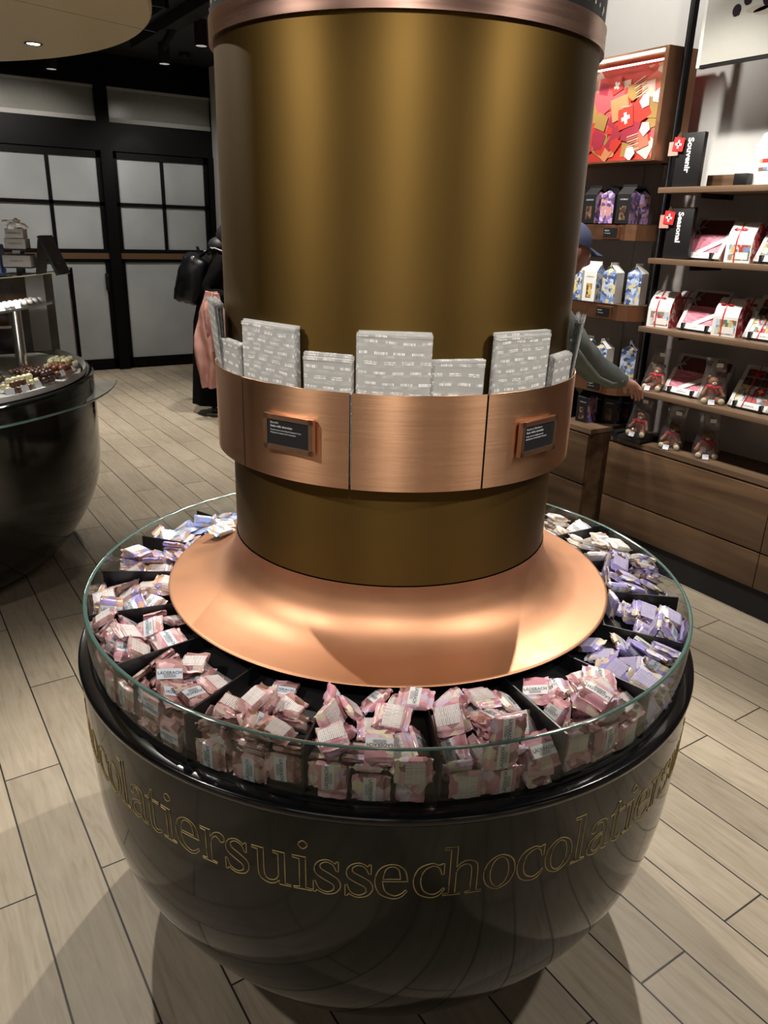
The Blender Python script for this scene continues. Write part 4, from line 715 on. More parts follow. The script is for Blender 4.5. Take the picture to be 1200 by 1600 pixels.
CANDY = [[-87, -0.0326, -0.6198, 0.7843, 0.027, 0.01, 0.329, -0.944], [-106, -0.2328, -0.597, 0.7887, 0.695, -0.694, 0.131, -0.131], [-125, -0.4015, -0.4741, 0.7831, 0.3, -0.397, 0.856, 0.14], [-144, -0.5504, -0.3282, 0.7887, 0.349, -0.349, -0.615, 0.615], [-163, -0.6089, -0.1198, 0.785, 0.249, -0.79, 0.519, -0.21], [178, -0.6174, 0.0894, 0.7829, 0.617, 0.201, -0.232, -0.725], [-68, 0.1913, -0.5921, 0.7836, 0.044, 0.126, -0.94, -0.313], [-87, 0.0256, -0.6236, 0.7826, 0.301, -0.953, -0.017, 0.007], [-106, -0.1771, -0.616, 0.7887, 0.7, 0.699, -0.102, -0.102], [-125, -0.3663, -0.5257, 0.7887, 0.214, -0.215, -0.674, 0.673], [-144, -0.5092, -0.3886, 0.7888, 0.634, 0.632, -0.316, -0.312], [-163, -0.5976, -0.179, 0.7827, 0.244, -0.764, 0.569, -0.182], [178, -0.6404, 0.0223, 0.7932, 0.014, -0.707, 0.014, 0.707], [-68, 0.2484, -0.5717, 0.7822, 0.79, 0.171, 0.27, -0.524], [-49, 0.4214, -0.4828, 0.7887, 0.245, 0.246, -0.663, -0.663], [-87, 0.0848, -0.6353, 0.7887, 0.042, 0.041, -0.705, -0.707], [-106, -0.1107, -0.6133, 0.7824, 0.609, 0.248, 0.204, -0.725], [-125, -0.3029, -0.5418, 0.7838, 0.281, -0.437, 0.837, 0.173], [-163, -0.5898, -0.2497, 0.7934, 0.142, 0.694, 0.138, -0.693], [178, -0.6386, -0.0501, 0.7882, 0.482, 0.479, 0.521, 0.517], [-68, 0.2968, -0.5481, 0.7824, 0.814, 0.161, 0.278, -0.485], [-87, -0.03, -0.6232, 0.7974, 0.65, 0.227, 0.239, -0.685], [-106, -0.2375, -0.5775, 0.8039, 0.155, 0.101, 0.537, 0.823], [-125, -0.4203, -0.4838, 0.8039, 0.663, 0.664, -0.243, -0.246], [-144, -0.5213, -0.2932, 0.8132, 0.405, 0.045, -0.401, 0.821], [-163, -0.6295, -0.1192, 0.8059, 0.471, -0.429, -0.562, 0.528], [178, -0.6203, 0.0912, 0.818, 0.38, 0.591, -0.637, -0.317], [160, -0.5717, 0.2894, 0.8063, 0.372, 0.374, -0.6, -0.601], [103, -0.0654, 0.6373, 0.8056, 0.706, 0.706, 0.035, 0.041], [-30, 0.5275, -0.363, 0.7997, 0.565, -0.042, 0.698, -0.438], [-87, 0.0262, -0.6403, 0.8062, 0.707, 0.707, 0.015, 0.015], [-106, -0.1856, -0.6134, 0.8359, 0.7, 0.699, -0.102, -0.102], [-125, -0.3573, -0.5042, 0.8088, 0.292, 0.085, 0.268, 0.914], [-144, -0.5038, -0.3487, 0.79, 0.241, 0.127, 0.935, 0.226], [-163, -0.5937, -0.1883, 0.7987, 0.942, 0.042, -0.301, 0.144], [178, -0.6276, 0.0338, 0.8081, 0.128, 0.69, -0.156, -0.696], [-68, 0.204, -0.5803, 0.8107, 0.515, 0.197, 0.108, 0.827], [-30, 0.5107, -0.2723, 0.8121, 0.395, 0.206, -0.008, 0.895], [-106, -0.1027, -0.6127, 0.7996, 0.233, -0.558, 0.766, 0.22], [-125, -0.3006, -0.5413, 0.8009, 0.779, 0.33, 0.021, -0.533], [-144, -0.4714, -0.4336, 0.8042, 0.276, -0.292, -0.644, 0.651], [-163, -0.5734, -0.2567, 0.7995, 0.125, 0.69, 0.155, -0.696], [160, -0.5068, 0.1846, 0.8289, 0.988, -0.059, -0.126, 0.066], [-68, 0.3055, -0.563, 0.8051, 0.685, -0.686, -0.172, 0.177], [-49, 0.3755, -0.3621, 0.8303, 0.003, 0.664, -0.747, -0.047], [-30, 0.4451, -0.2854, 0.8297, 0.622, -0.017, 0.044, -0.782], [8, 0.5399, 0.0696, 0.8282, 0.047, 0.17, -0.984, -0.002], [-87, -0.0452, -0.6389, 0.8226, 0.507, -0.472, 0.527, 0.492], [-106, -0.2305, -0.5508, 0.8157, 0.233, -0.333, -0.14, 0.903], [-125, -0.4051, -0.4534, 0.8161, 0.889, -0.085, 0.186, 0.41], [-144, -0.5372, -0.3261, 0.8055, 0.006, -0.611, -0.357, -0.707], [-163, -0.6078, -0.1528, 0.8172, 0.808, -0.13, -0.572, 0.063], [178, -0.6125, 0.0934, 0.8564, 0.221, 0.071, 0.968, -0.099], [103, -0.1162, 0.6014, 0.8059, 0.037, -0.097, 0.939, -0.327], [-68, 0.167, -0.6109, 0.8011, 0.369, -0.435, -0.705, -0.422], [-49, 0.4037, -0.4594, 0.8068, 0.393, 0.299, -0.14, 0.858], [8, 0.6075, 0.0837, 0.8182, 0.03, 0.987, -0.111, -0.109], [-87, 0.0717, -0.6067, 0.821, 0.626, 0.253, 0.708, 0.208], [-106, -0.1751, -0.6137, 0.8831, 0.105, -0.105, -0.699, 0.7], [-125, -0.3687, -0.4861, 0.8183, 0.249, 0.441, -0.852, 0.13], [-144, -0.4976, -0.385, 0.8155, 0.384, 0.217, 0.435, 0.785], [-163, -0.6049, -0.2039, 0.8227, 0.732, 0.099, -0.661, 0.129], [160, -0.5072, 0.1391, 0.8389, 0.483, -0.068, -0.173, 0.856], [141, -0.4248, 0.3163, 0.8296, 0.814, -0.044, -0.015, 0.579], [122, -0.2737, 0.492, 0.8325, 0.206, 0.866, 0.455, 0.011], [103, -0.1561, 0.5118, 0.8415, 0.045, 0.999, -0.017, 0.014], [-68, 0.2492, -0.5648, 0.8054, 0.837, 0.012, 0.031, -0.546], [-49, 0.3402, -0.3612, 0.8506, 0.544, 0.662, 0.388, 0.34], [-30, 0.4561, -0.2245, 0.8316, 0.025, -0.993, -0.111, 0.04], [8, 0.5432, 0.0134, 0.8322, 0.306, -0.114, -0.945, 0.02], [-87, 0.1069, -0.6098, 0.8257, 0.119, -0.758, 0.623, 0.152], [-106, -0.0975, -0.6156, 0.8137, 0.619, 0.251, 0.2, -0.717], [-125, -0.3117, -0.5596, 0.8201, 0.186, 0.172, 0.686, 0.682], [-144, -0.456, -0.425, 0.8259, 0.118, 0.841, 0.399, -0.346], [-163, -0.5504, -0.2383, 0.8008, 0.528, -0.165, -0.286, 0.782], [178, -0.6309, -0.0183, 0.8215, 0.002, -0.496, -0.029, -0.868], [141, -0.4851, 0.3776, 0.8304, 0.588, -0.02, 0.028, -0.808], [103, -0.0963, 0.608, 0.82, 0.287, -0.165, 0.285, 0.899], [-68, 0.2912, -0.5356, 0.815, 0.938, -0.012, 0.245, 0.244], [-49, 0.3764, -0.4918, 0.8167, 0.33, -0.77, -0.546, 0.001], [-30, 0.5304, -0.2998, 0.8169, 0.274, -0.189, -0.943, 0.025], [8, 0.609, 0.0859, 0.8305, 0.111, -0.035, -0.993, 0.022], [-125, -0.3538, -0.4739, 0.8238, 0.07, -0.295, -0.927, 0.223], [-144, -0.4826, -0.3474, 0.8172, 0.089, -0.324, -0.931, -0.145], [-163, -0.5671, -0.1841, 0.8217, 0.855, 0.015, 0.079, 0.512], [160, -0.481, 0.2424, 0.8287, 0.026, -0.494, 0.868, -0.039], [141, -0.4084, 0.367, 0.8394, 0.028, 0.25, -0.007, 0.968], [122, -0.2487, 0.417, 0.842, 0.066, -0.123, 0.012, -0.99], [-68, 0.2483, -0.5596, 0.8181, 0.218, -0.012, 0.031, -0.975], [-49, 0.3704, -0.3955, 0.8352, 0.104, -0.399, 0.879, 0.237], [-30, 0.488, -0.2604, 0.8369, 0.165, -0.72, -0.669, 0.087], [-11, 0.5268, -0.063, 0.8354, 0.252, 0.038, -0.966, -0.031], [-87, 0.0296, -0.5157, 0.8308, 0.21, 0.012, -0.045, 0.977], [-106, -0.148, -0.5028, 0.8301, 0.024, -0.736, -0.676, -0.04], [-125, -0.2825, -0.4461, 0.8297, 0.524, 0.042, 0.022, -0.85], [-144, -0.4014, -0.2858, 0.833, 0.377, 0.046, 0.011, -0.925], [-163, -0.5105, -0.1567, 0.8292, 0.941, 0.028, -0.038, -0.334], [160, -0.586, 0.1958, 0.8183, 0.074, 0.884, 0.456, 0.075], [141, -0.4717, 0.3783, 0.8419, 0.882, -0.006, 0.034, -0.47], [122, -0.3687, 0.514, 0.8275, 0.764, 0.314, 0.486, -0.285], [103, -0.1549, 0.5914, 0.8081, 0.356, -0.026, 0.907, -0.225], [-30, 0.5708, -0.2903, 0.8003, 0.7, 0.437, 0.548, 0.139], [-11, 0.6003, -0.148, 0.8352, 0.679, 0.146, -0.013, 0.719], [-87, -0.0095, -0.613, 0.8264, 0.005, 0.319, 0.93, -0.185], [-106, -0.1985, -0.5757, 0.8143, 0.183, 0.56, 0.516, 0.622], [-144, -0.4387, -0.4008, 0.8233, 0.907, -0.093, 0.208, 0.354], [-163, -0.5593, -0.1784, 0.8327, 0.917, -0.055, 0.059, -0.391], [178, -0.603, 0.0669, 0.8332, 0.089, 0.398, -0.844, -0.349], [160, -0.534, 0.1772, 0.8386, 0.953, -0.09, -0.275, -0.093], [141, -0.3892, 0.3461, 0.8423, 0.623, -0.182, 0.172, -0.741], [122, -0.3105, 0.5036, 0.8369, 0.459, -0.105, 0.073, 0.879], [103, -0.0942, 0.5231, 0.8389, 0.097, 0.371, -0.909, -0.16], [-68, 0.2367, -0.5689, 0.8323, 0.081, -0.992, 0.001, -0.098], [-49, 0.3753, -0.4149, 0.8383, 0.76, 0.202, 0.162, -0.596], [-30, 0.4706, -0.3129, 0.8388, 0.184, -0.061, -0.981, -0.005], [-11, 0.5503, -0.1372, 0.8308, 0.97, 0.077, 0.191, 0.129], [-87, 0.0795, -0.5369, 0.8281, 0.852, 0.104, -0.046, 0.512], [-106, -0.1163, -0.5185, 0.8385, 0.97, 0.03, 0.184, -0.158], [-144, -0.4176, -0.3376, 0.8317, 0.203, -0.137, 0.963, 0.113], [-163, -0.5164, -0.1411, 0.8415, 0.042, -0.677, 0.735, -0.021], [178, -0.4849, 0.0391, 0.8423, 0.069, -0.541, -0.825, 0.146], [160, -0.5864, 0.2014, 0.8305, 0.767, -0.089, -0.058, 0.633], [141, -0.4284, 0.4123, 0.8218, 0.337, 0.938, 0.006, -0.078], [-68, 0.1762, -0.487, 0.8396, 0.103, 0.469, 0.872, -0.095], [-49, 0.4234, -0.4103, 0.8241, 0.959, 0.146, 0.015, -0.241], [-30, 0.5272, -0.3201, 0.8322, 0.217, -0.666, -0.694, 0.168], [-11, 0.6055, -0.0674, 0.8125, 0.081, 0.647, 0.667, -0.362], [8, 0.6078, 0.0714, 0.844, 0.032, 0.985, -0.127, -0.109], [-87, 0.0342, -0.5802, 0.8275, 0.9, 0.118, -0.056, 0.417], [-106, -0.1498, -0.5879, 0.8186, 0.147, 0.988, -0.018, -0.041], [-125, -0.3214, -0.4631, 0.8386, 0.05, -0.963, 0.263, -0.034], [-144, -0.4829, -0.3529, 0.8284, 0.449, 0.108, -0.131, 0.877], [-163, -0.5704, -0.1372, 0.8345, 0.668, -0.326, 0.047, 0.667], [178, -0.601, 0.0499, 0.8369, 0.089, 0.398, -0.844, -0.349], [160, -0.5393, 0.1865, 0.8477, 0.089, 0.952, -0.098, 0.275], [141, -0.3648, 0.3269, 0.8432, 0.009, 0.969, -0.083, -0.233], [122, -0.2614, 0.5206, 0.8328, 0.226, 0.646, 0.631, -0.366], [103, -0.0609, 0.5257, 0.8417, 0.871, -0.033, 0.204, -0.445], [-68, 0.2132, -0.5753, 0.8395, 0.639, -0.178, -0.261, 0.701], [-49, 0.3791, -0.4222, 0.8516, 0.043, -0.402, -0.891, -0.208], [-30, 0.4901, -0.2754, 0.8479, 0.135, -0.844, -0.507, 0.114], [-11, 0.5535, -0.1688, 0.8376, 0.312, -0.638, -0.704, 0.0], [8, 0.5052, 0.0593, 0.8478, 0.274, -0.867, 0.412, 0.061], [-87, -0.0065, -0.5272, 0.8392, 0.723, -0.127, -0.176, 0.656], [-106, -0.0866, -0.5157, 0.8407, 0.956, 0.063, 0.282, -0.04], [-125, -0.2656, -0.4524, 0.8549, 0.031, -0.948, -0.315, -0.035], [-144, -0.4537, -0.31, 0.8332, 0.239, 0.449, 0.86, 0.049], [-163, -0.5125, -0.1513, 0.854, 0.009, 0.885, 0.462, 0.046], [178, -0.5478, 0.0104, 0.8319, 0.244, 0.071, 0.961, 0.111], [141, -0.4686, 0.3829, 0.8543, 0.328, -0.028, 0.021, -0.944], [122, -0.2923, 0.5509, 0.8176, 0.651, 0.686, -0.293, 0.142], [103, -0.176, 0.5961, 0.8221, 0.081, 0.126, -0.178, -0.972], [-68, 0.2404, -0.4805, 0.8376, 0.915, 0.196, 0.296, -0.19], [-49, 0.4713, -0.4259, 0.8038, 0.225, -0.745, 0.279, 0.562], [-30, 0.5406, -0.2935, 0.8382, 0.698, 0.077, 0.28, 0.654], [8, 0.6073, 0.0753, 0.8567, 0.04, 0.973, -0.201, -0.106], [-87, 0.036, -0.5895, 0.8379, 0.026, -0.206, -0.97, -0.128], [-106, -0.1541, -0.5651, 0.8251, 0.983, -0.15, 0.029, -0.097], [-125, -0.3752, -0.4363, 0.8269, 0.009, 0.151, -0.154, -0.976], [-144, -0.4862, -0.3646, 0.8446, 0.19, -0.015, -0.969, -0.154], [-163, -0.5721, -0.2249, 0.8477, 0.719, 0.275, 0.049, 0.636], [178, -0.599, 0.0174, 0.8349, 0.129, -0.049, -0.949, -0.284], [160, -0.5341, 0.2246, 0.8441, 0.742, -0.264, -0.359, -0.501], [141, -0.4473, 0.2917, 0.8382, 0.055, 0.255, 0.952, 0.163], [122, -0.3237, 0.4342, 0.8326, 0.284, 0.168, -0.163, -0.93], [-68, 0.1876, -0.5462, 0.8401, 0.158, -0.856, 0.412, -0.269], [-49, 0.3427, -0.4517, 0.8271, 0.179, -0.326, 0.882, 0.29], [-11, 0.4981, -0.1658, 0.8491, 0.835, -0.478, 0.129, -0.241], [8, 0.5268, 0.1292, 0.8434, 0.543, -0.366, -0.207, -0.727], [-106, -0.1766, -0.4725, 0.8416, 0.038, -0.959, 0.029, -0.278], [-125, -0.3512, -0.3823, 0.8502, 0.282, 0.459, -0.217, 0.814], [-144, -0.4524, -0.3083, 0.8477, 0.203, -0.299, 0.922, -0.136], [-163, -0.5512, -0.1149, 0.8456, 0.658, -0.064, -0.343, -0.668], [160, -0.5995, 0.1417, 0.8283, 0.529, 0.249, 0.358, -0.728], [-68, 0.1816, -0.4475, 0.8419, 0.135, 0.557, 0.815, -0.092], [-30, 0.5448, -0.2873, 0.8487, 0.227, -0.184, -0.939, 0.182], [-11, 0.6206, -0.0501, 0.8317, 0.255, 0.634, -0.72, 0.122], [-87, 0.0282, -0.594, 0.8495, 0.958, 0.126, -0.035, 0.255], [-106, -0.1537, -0.5592, 0.8362, 0.198, 0.014, 0.152, 0.968], [-125, -0.2966, -0.4736, 0.8591, 0.086, 0.383, 0.902, 0.182], [-144, -0.4826, -0.3794, 0.8521, 0.294, 0.227, -0.093, 0.924], [-163, -0.559, -0.109, 0.816, 0.977, 0.052, -0.199, -0.048], [178, -0.6061, -0.0039, 0.8399, 0.877, 0.296, 0.032, 0.376], [160, -0.5444, 0.1349, 0.8396, 0.022, -0.28, -0.266, 0.922], [141, -0.3699, 0.3842, 0.8395, 0.248, 0.306, -0.909, 0.135], [122, -0.3372, 0.4336, 0.8405, 0.419, -0.234, 0.007, 0.877], [-68, 0.1654, -0.5988, 0.8368, 0.118, 0.112, 0.155, -0.974], [-49, 0.3224, -0.472, 0.8258, 0.15, -0.209, 0.927, 0.273], [-30, 0.5141, -0.2287, 0.8605, 0.344, -0.846, -0.388, -0.125], [-11, 0.5462, -0.1084, 0.8468, 0.61, -0.182, 0.021, -0.771], [8, 0.5688, 0.021, 0.8298, 0.363, 0.334, -0.849, -0.192], [-87, -0.0247, -0.5192, 0.8449, 0.375, 0.208, -0.061, -0.901], [-106, -0.1964, -0.5091, 0.8349, 0.293, -0.09, 0.93, 0.203], [-125, -0.2416, -0.4608, 0.8688, 0.36, -0.029, -0.038, 0.932], [-144, -0.4655, -0.3113, 0.8557, 0.226, -0.056, 0.969, -0.081], [-163, -0.5568, -0.1023, 0.8502, 0.343, 0.658, 0.667, -0.069], [178, -0.5166, 0.075, 0.8426, 0.608, -0.221, -0.251, -0.72], [122, -0.377, 0.4906, 0.8257, 0.121, 0.339, -0.742, -0.566], [-68, 0.1508, -0.5329, 0.8385, 0.449, -0.098, -0.252, 0.852], [-49, 0.4202, -0.4599, 0.8357, 0.236, -0.899, -0.369, 0.003], [-30, 0.546, -0.279, 0.8604, 0.824, -0.247, 0.153, -0.486], [-11, 0.6092, -0.0888, 0.8497, 0.652, 0.081, 0.156, -0.738], [-87, 0.0441, -0.6309, 0.8435, 0.736, -0.533, -0.268, -0.321], [-106, -0.1548, -0.5582, 0.849, 0.15, 0.983, -0.104, -0.028], [-125, -0.3194, -0.521, 0.8376, 0.176, -0.974, 0.113, -0.091], [-144, -0.4701, -0.4065, 0.856, 0.179, -0.438, -0.881, -0.006], [-163, -0.5445, -0.2388, 0.8473, 0.532, 0.206, 0.025, 0.821], [178, -0.6006, -0.0311, 0.8404, 0.782, 0.253, 0.025, 0.569], [160, -0.4716, 0.1777, 0.8422, 0.099, -0.588, -0.782, 0.181], [141, -0.3419, 0.3443, 0.8517, 0.463, -0.258, 0.259, -0.807], [122, -0.3425, 0.4459, 0.8492, 0.34, 0.158, -0.173, -0.911], [-68, 0.2497, -0.5648, 0.8553, 0.21, 0.061, -0.976, -0.023], [-49, 0.3448, -0.512, 0.8567, 0.787, 0.207, 0.407, -0.416], [-30, 0.5439, -0.2353, 0.8257, 0.241, -0.044, -0.471, -0.847], [-11, 0.5607, -0.0499, 0.8275, 0.262, -0.671, -0.644, 0.258], [-87, 0.0677, -0.548, 0.8513, 0.112, -0.992, 0.051, 0.02], [-106, -0.0267, -0.5795, 0.8307, 0.327, 0.862, 0.272, 0.276], [-125, -0.2723, -0.5156, 0.8286, 0.611, -0.123, 0.452, -0.638], [-144, -0.4251, -0.3794, 0.8462, 0.271, -0.174, -0.891, 0.319], [-163, -0.5989, -0.1063, 0.8283, 0.095, 0.646, -0.647, 0.394], [178, -0.5452, 0.0175, 0.8493, 0.949, 0.135, -0.232, -0.167], [160, -0.54, 0.2792, 0.826, 0.462, -0.089, -0.212, -0.856], [122, -0.24, 0.5434, 0.8326, 0.172, 0.237, 0.641, 0.709], [-68, 0.2621, -0.4976, 0.8298, 0.157, 0.295, -0.887, -0.318], [-49, 0.3685, -0.4973, 0.8326, 0.212, -0.074, -0.941, -0.253], [-30, 0.5636, -0.2566, 0.8579, 0.923, -0.198, 0.213, -0.251], [-11, 0.6006, -0.1386, 0.8502, 0.094, -0.978, 0.149, 0.113], [8, 0.564, 0.1318, 0.8274, 0.344, -0.508, -0.662, 0.43], [-87, 0.0405, -0.5992, 0.861, 0.089, -0.683, -0.719, -0.096], [-125, -0.3999, -0.4622, 0.8413, 0.729, -0.09, -0.069, 0.675], [-144, -0.4276, -0.3922, 0.8388, 0.169, 0.878, 0.231, -0.383], [-163, -0.5228, -0.2233, 0.8289, 0.984, 0.109, 0.126, -0.06], [178, -0.5651, 0.0778, 0.835, 0.653, -0.273, 0.237, -0.666], [160, -0.4515, 0.1783, 0.8475, 0.129, 0.949, -0.238, -0.162], [141, -0.371, 0.3866, 0.8536, 0.129, 0.902, 0.326, -0.251], [122, -0.3596, 0.4737, 0.8368, 0.087, -0.641, 0.684, 0.337], [-68, 0.167, -0.5999, 0.8501, 0.15, -0.969, -0.156, -0.118], [-49, 0.3637, -0.5271, 0.8504, 0.504, -0.143, -0.701, -0.484], [-30, 0.5142, -0.2109, 0.8458, 0.451, -0.727, -0.349, -0.381], [-11, 0.5654, -0.0543, 0.8399, 0.266, 0.623, -0.691, -0.253], [8, 0.5821, 0.0155, 0.8329, 0.647, -0.255, 0.322, -0.642], [-87, 0.0856, -0.562, 0.8603, 0.346, 0.052, -0.101, 0.931], [-106, -0.206, -0.5144, 0.8418, 0.234, 0.143, 0.923, 0.269], [-125, -0.2871, -0.4084, 0.851, 0.942, -0.223, -0.242, -0.072], [-144, -0.5332, -0.3207, 0.842, 0.355, 0.799, -0.481, 0.067], [-163, -0.4951, -0.2848, 0.8355, 0.117, 0.375, -0.904, -0.169], [178, -0.5302, -0.0402, 0.8375, 0.117, -0.641, -0.75, -0.111], [160, -0.5883, 0.1394, 0.8451, 0.527, 0.248, 0.358, -0.73], [141, -0.4867, 0.3191, 0.8282, 0.32, -0.931, -0.119, -0.133], [122, -0.2284, 0.4973, 0.8448, 0.348, -0.36, 0.52, -0.692], [-68, 0.148, -0.5479, 0.8458, 0.268, -0.729, 0.629, -0.039], [-49, 0.4108, -0.4648, 0.8492, 0.171, -0.384, -0.893, -0.163], [-30, 0.5697, -0.2513, 0.8675, 0.291, 0.485, -0.825, -0.014], [-11, 0.5993, -0.1509, 0.8607, 0.099, -0.984, 0.104, 0.108], [8, 0.59, 0.1524, 0.8268, 0.118, -0.219, -0.411, -0.877], [-87, 0.0409, -0.5999, 0.8736, 0.084, -0.632, 0.764, 0.1], [-106, -0.1607, -0.5547, 0.8615, 0.986, -0.149, 0.034, -0.066], [-125, -0.4003, -0.4632, 0.854, 0.079, -0.586, 0.802, -0.082], [-163, -0.5641, -0.1712, 0.8572, 0.574, 0.176, 0.212, -0.771], [178, -0.5869, 0.0061, 0.8582, 0.207, 0.059, -0.974, -0.068], [160, -0.5857, 0.2018, 0.8469, 0.034, 0.758, 0.639, 0.125], [141, -0.4399, 0.3241, 0.8511, 0.174, 0.858, 0.418, -0.243], [-68, 0.2709, -0.5551, 0.8599, 0.076, -0.914, -0.351, 0.191], [-30, 0.413, -0.2781, 0.8614, 0.746, 0.431, 0.505, 0.048], [-11, 0.5534, -0.1132, 0.8587, 0.795, 0.014, 0.183, 0.578], [-87, -0.0392, -0.5794, 0.839, 0.905, -0.172, -0.382, -0.076], [-106, -0.2131, -0.5138, 0.854, 0.353, -0.493, 0.794, 0.052], [-125, -0.3315, -0.4072, 0.8457, 0.379, -0.041, -0.922, -0.062], [-163, -0.4971, -0.2156, 0.8394, 0.171, 0.13, -0.975, -0.058], [178, -0.5234, -0.0434, 0.8492, 0.067, -0.006, 0.161, -0.985], [141, -0.4704, 0.3688, 0.8665, 0.009, 0.831, -0.555, -0.034], [-68, 0.2696, -0.5079, 0.8442, 0.217, -0.162, 0.154, -0.95], [-30, 0.405, -0.3167, 0.849, 0.217, -0.241, -0.792, 0.518], [-11, 0.5885, -0.1905, 0.8356, 0.116, 0.101, -0.238, 0.959], [-87, 0.0164, -0.6177, 0.8816, 0.976, 0.13, -0.025, 0.173], [-125, -0.3456, -0.5144, 0.8472, 0.866, 0.093, -0.175, 0.459], [178, -0.5828, -0.0462, 0.8454, 0.12, 0.585, -0.72, -0.355], [160, -0.4416, 0.2263, 0.839, 0.11, -0.259, -0.959, -0.033], [-68, 0.2954, -0.5482, 0.8361, 0.248, -0.01, 0.024, -0.969], [-11, 0.6194, 0.0081, 0.8426, 0.015, 0.247, 0.118, -0.962], [-87, -0.0956, -0.5637, 0.8283, 0.116, -0.003, -0.929, -0.351], [-106, -0.1339, -0.5038, 0.8589, 0.042, 0.668, -0.739, -0.074], [-125, -0.3768, -0.4162, 0.8526, 0.06, 0.226, -0.804, -0.547], [-68, 0.3346, -0.4823, 0.8591, 0.518, 0.788, 0.151, 0.298]]
# ------------------------------------------------------------ wrapped chocolates in the tray
def candy_mesh(seed, mats):
    """crinkled pillow pack: thick body, crimped fins at both ends; slot 1 = back label"""
    rn = random.Random(seed); nx, ny = 10, 6; vs = []; fs = []; mi = []
    xs = [-.0300, -.0283, -.0245, -.0215, -.0195, -.010, 0, .010, .0195, .0215, .0245, .0283, .0300]
    hh = [.0004, .0004, .0006, .0030, .0056, .0060, .0060, .0060, .0056, .0030, .0006, .0004, .0004]
    ys = [-.0230, -.0219, -.013, 0, .013, .0219, .0230]
    yh = [.35, .93, 1.0, 1.0, 1.0, .93, .35]
    J = {}
    for side in (1, -1):
        for i, x in enumerate(xs):
            fin = i < 2 or i > 10
            for j, y in enumerate(ys):
                wob = rn.uniform(-.0008, .0008)
                h = hh[i] * yh[j] * side
                yy = y * (1.0 if not fin else .97)
                zf = .0016 * sin(j * 2.2 + seed) * (1 if fin else 0) + (.0005 * (-1) ** j if fin else 0)
                if J.get((i, j)) is None: J[(i, j)] = (rn.uniform(-.0007, .0007), rn.uniform(-.0006, .0006))
                dx, dy = J[(i, j)]
                if i in (0, 12): dx = .0007 * (-1) ** j
                vs.append((x + dx, yy + dy, h + zf + (wob * .5 if not fin and abs(h) > .003 else 0)))
    NX, NY = len(xs), len(ys)
    for sd in (0, 1):
        for i in range(NX - 1):
            for j in range(NY - 1):
                a = sd * NX * NY + i * NY + j; q = (a, a + NY, a + NY + 1, a + 1)
                fs.append(q if sd == 0 else q[::-1]); mi.append(0)
    k = NX * NY
    for i in range(NX - 1):
        for j in (0, NY - 1):
            q = (i * NY + j, k + i * NY + j, k + (i + 1) * NY + j, (i + 1) * NY + j); fs.append(q); mi.append(0)
    g = G(); g.add(vs, fs); g.m = mi
    me = g.mesh('wrapper', mats, True, 50)
    bm = bmesh.new(); bm.from_mesh(me); bmesh.ops.recalc_face_normals(bm, faces=bm.faces[:]); bm.to_mesh(me); bm.free()
    return me
def band_mesh(mat, w, off=0.):
    g = G(); ys = [-.0226, -.0217, -.013, 0, .013, .0217, .0226]; zs = [.0022, .0058, .00645, .0066, .00645, .0058, .0022]
    vs = []
    for y, z in zip(ys, zs): vs += [(off - w / 2, y, z + .0002), (off + w / 2, y, z + .0002)]
    g.add(vs, [(2 * i, 2 * i + 1, 2 * i + 3, 2 * i + 2) for i in range(6)])
    return g.mesh('label_band', [mat], True, 60)
def back_mesh(mat):
    g = G(); ys = [-.0209, -.013, 0, .013, .0209]; zs = [.0060, .00645, .0066, .00645, .0060]
    vs = []
    for y, z in zip(ys, zs): vs += [(-.0175, y, -z - .0002), (.013, y, -z - .0002)]
    g.add(vs, [(2 * i, 2 * i + 2, 2 * i + 3, 2 * i + 1) for i in range(4)])
    return g.mesh('ingredients_label', [mat], True, 60)
def lettering_mesh(off=0.):
    g = G()
    vs, fs = text_geo('L\u00c4DERACH', .0080, .0001, 'CENTER'); g.add([(off + -y + .0028, x, .0071) for x, y, _ in vs], fs)
    for k, (w, h) in enumerate(((.005, .00035), (.019, .0007), (.022, .0007), (.020, .0007))):
        x = off - .0 + .0022 - k * .0 ; x = off + .0018 + k * .0021
        g.box(x, x + h, -w / 2, w / 2, .0069, .0071)
    return g.mesh('lettering', ['label_ink'], False)
BANDS = {m: band_mesh(m, .020, .002) for m in ('label_ice', 'label_white')}
LETT = lettering_mesh(.0)
BACKS = {m: back_mesh(m) for m in ('smallprint', 'smallprint_lilac', 'smallprint_sky')}
FLAV = {}
def flav(name, wrap, band, back): FLAV[name] = ([candy_mesh(i * 7 + len(FLAV) * 31, [wrap]) for i in range(4)], band, back)
flav('pink', 'wrap_pink', 'label_white', 'smallprint'); flav('dusky', 'wrap_dusky', 'label_ice', 'smallprint'); flav('rose', 'wrap_rose', 'label_ice', 'smallprint')
flav('purple', 'wrap_purple', 'label_ice', 'smallprint'); flav('blue', 'wrap_blue', 'label_ice', 'smallprint_sky'); flav('lavender', 'wrap_lavender', 'label_ice', 'smallprint_lilac'); flav('cream', 'wrap_cream', 'label_white', 'smallprint')
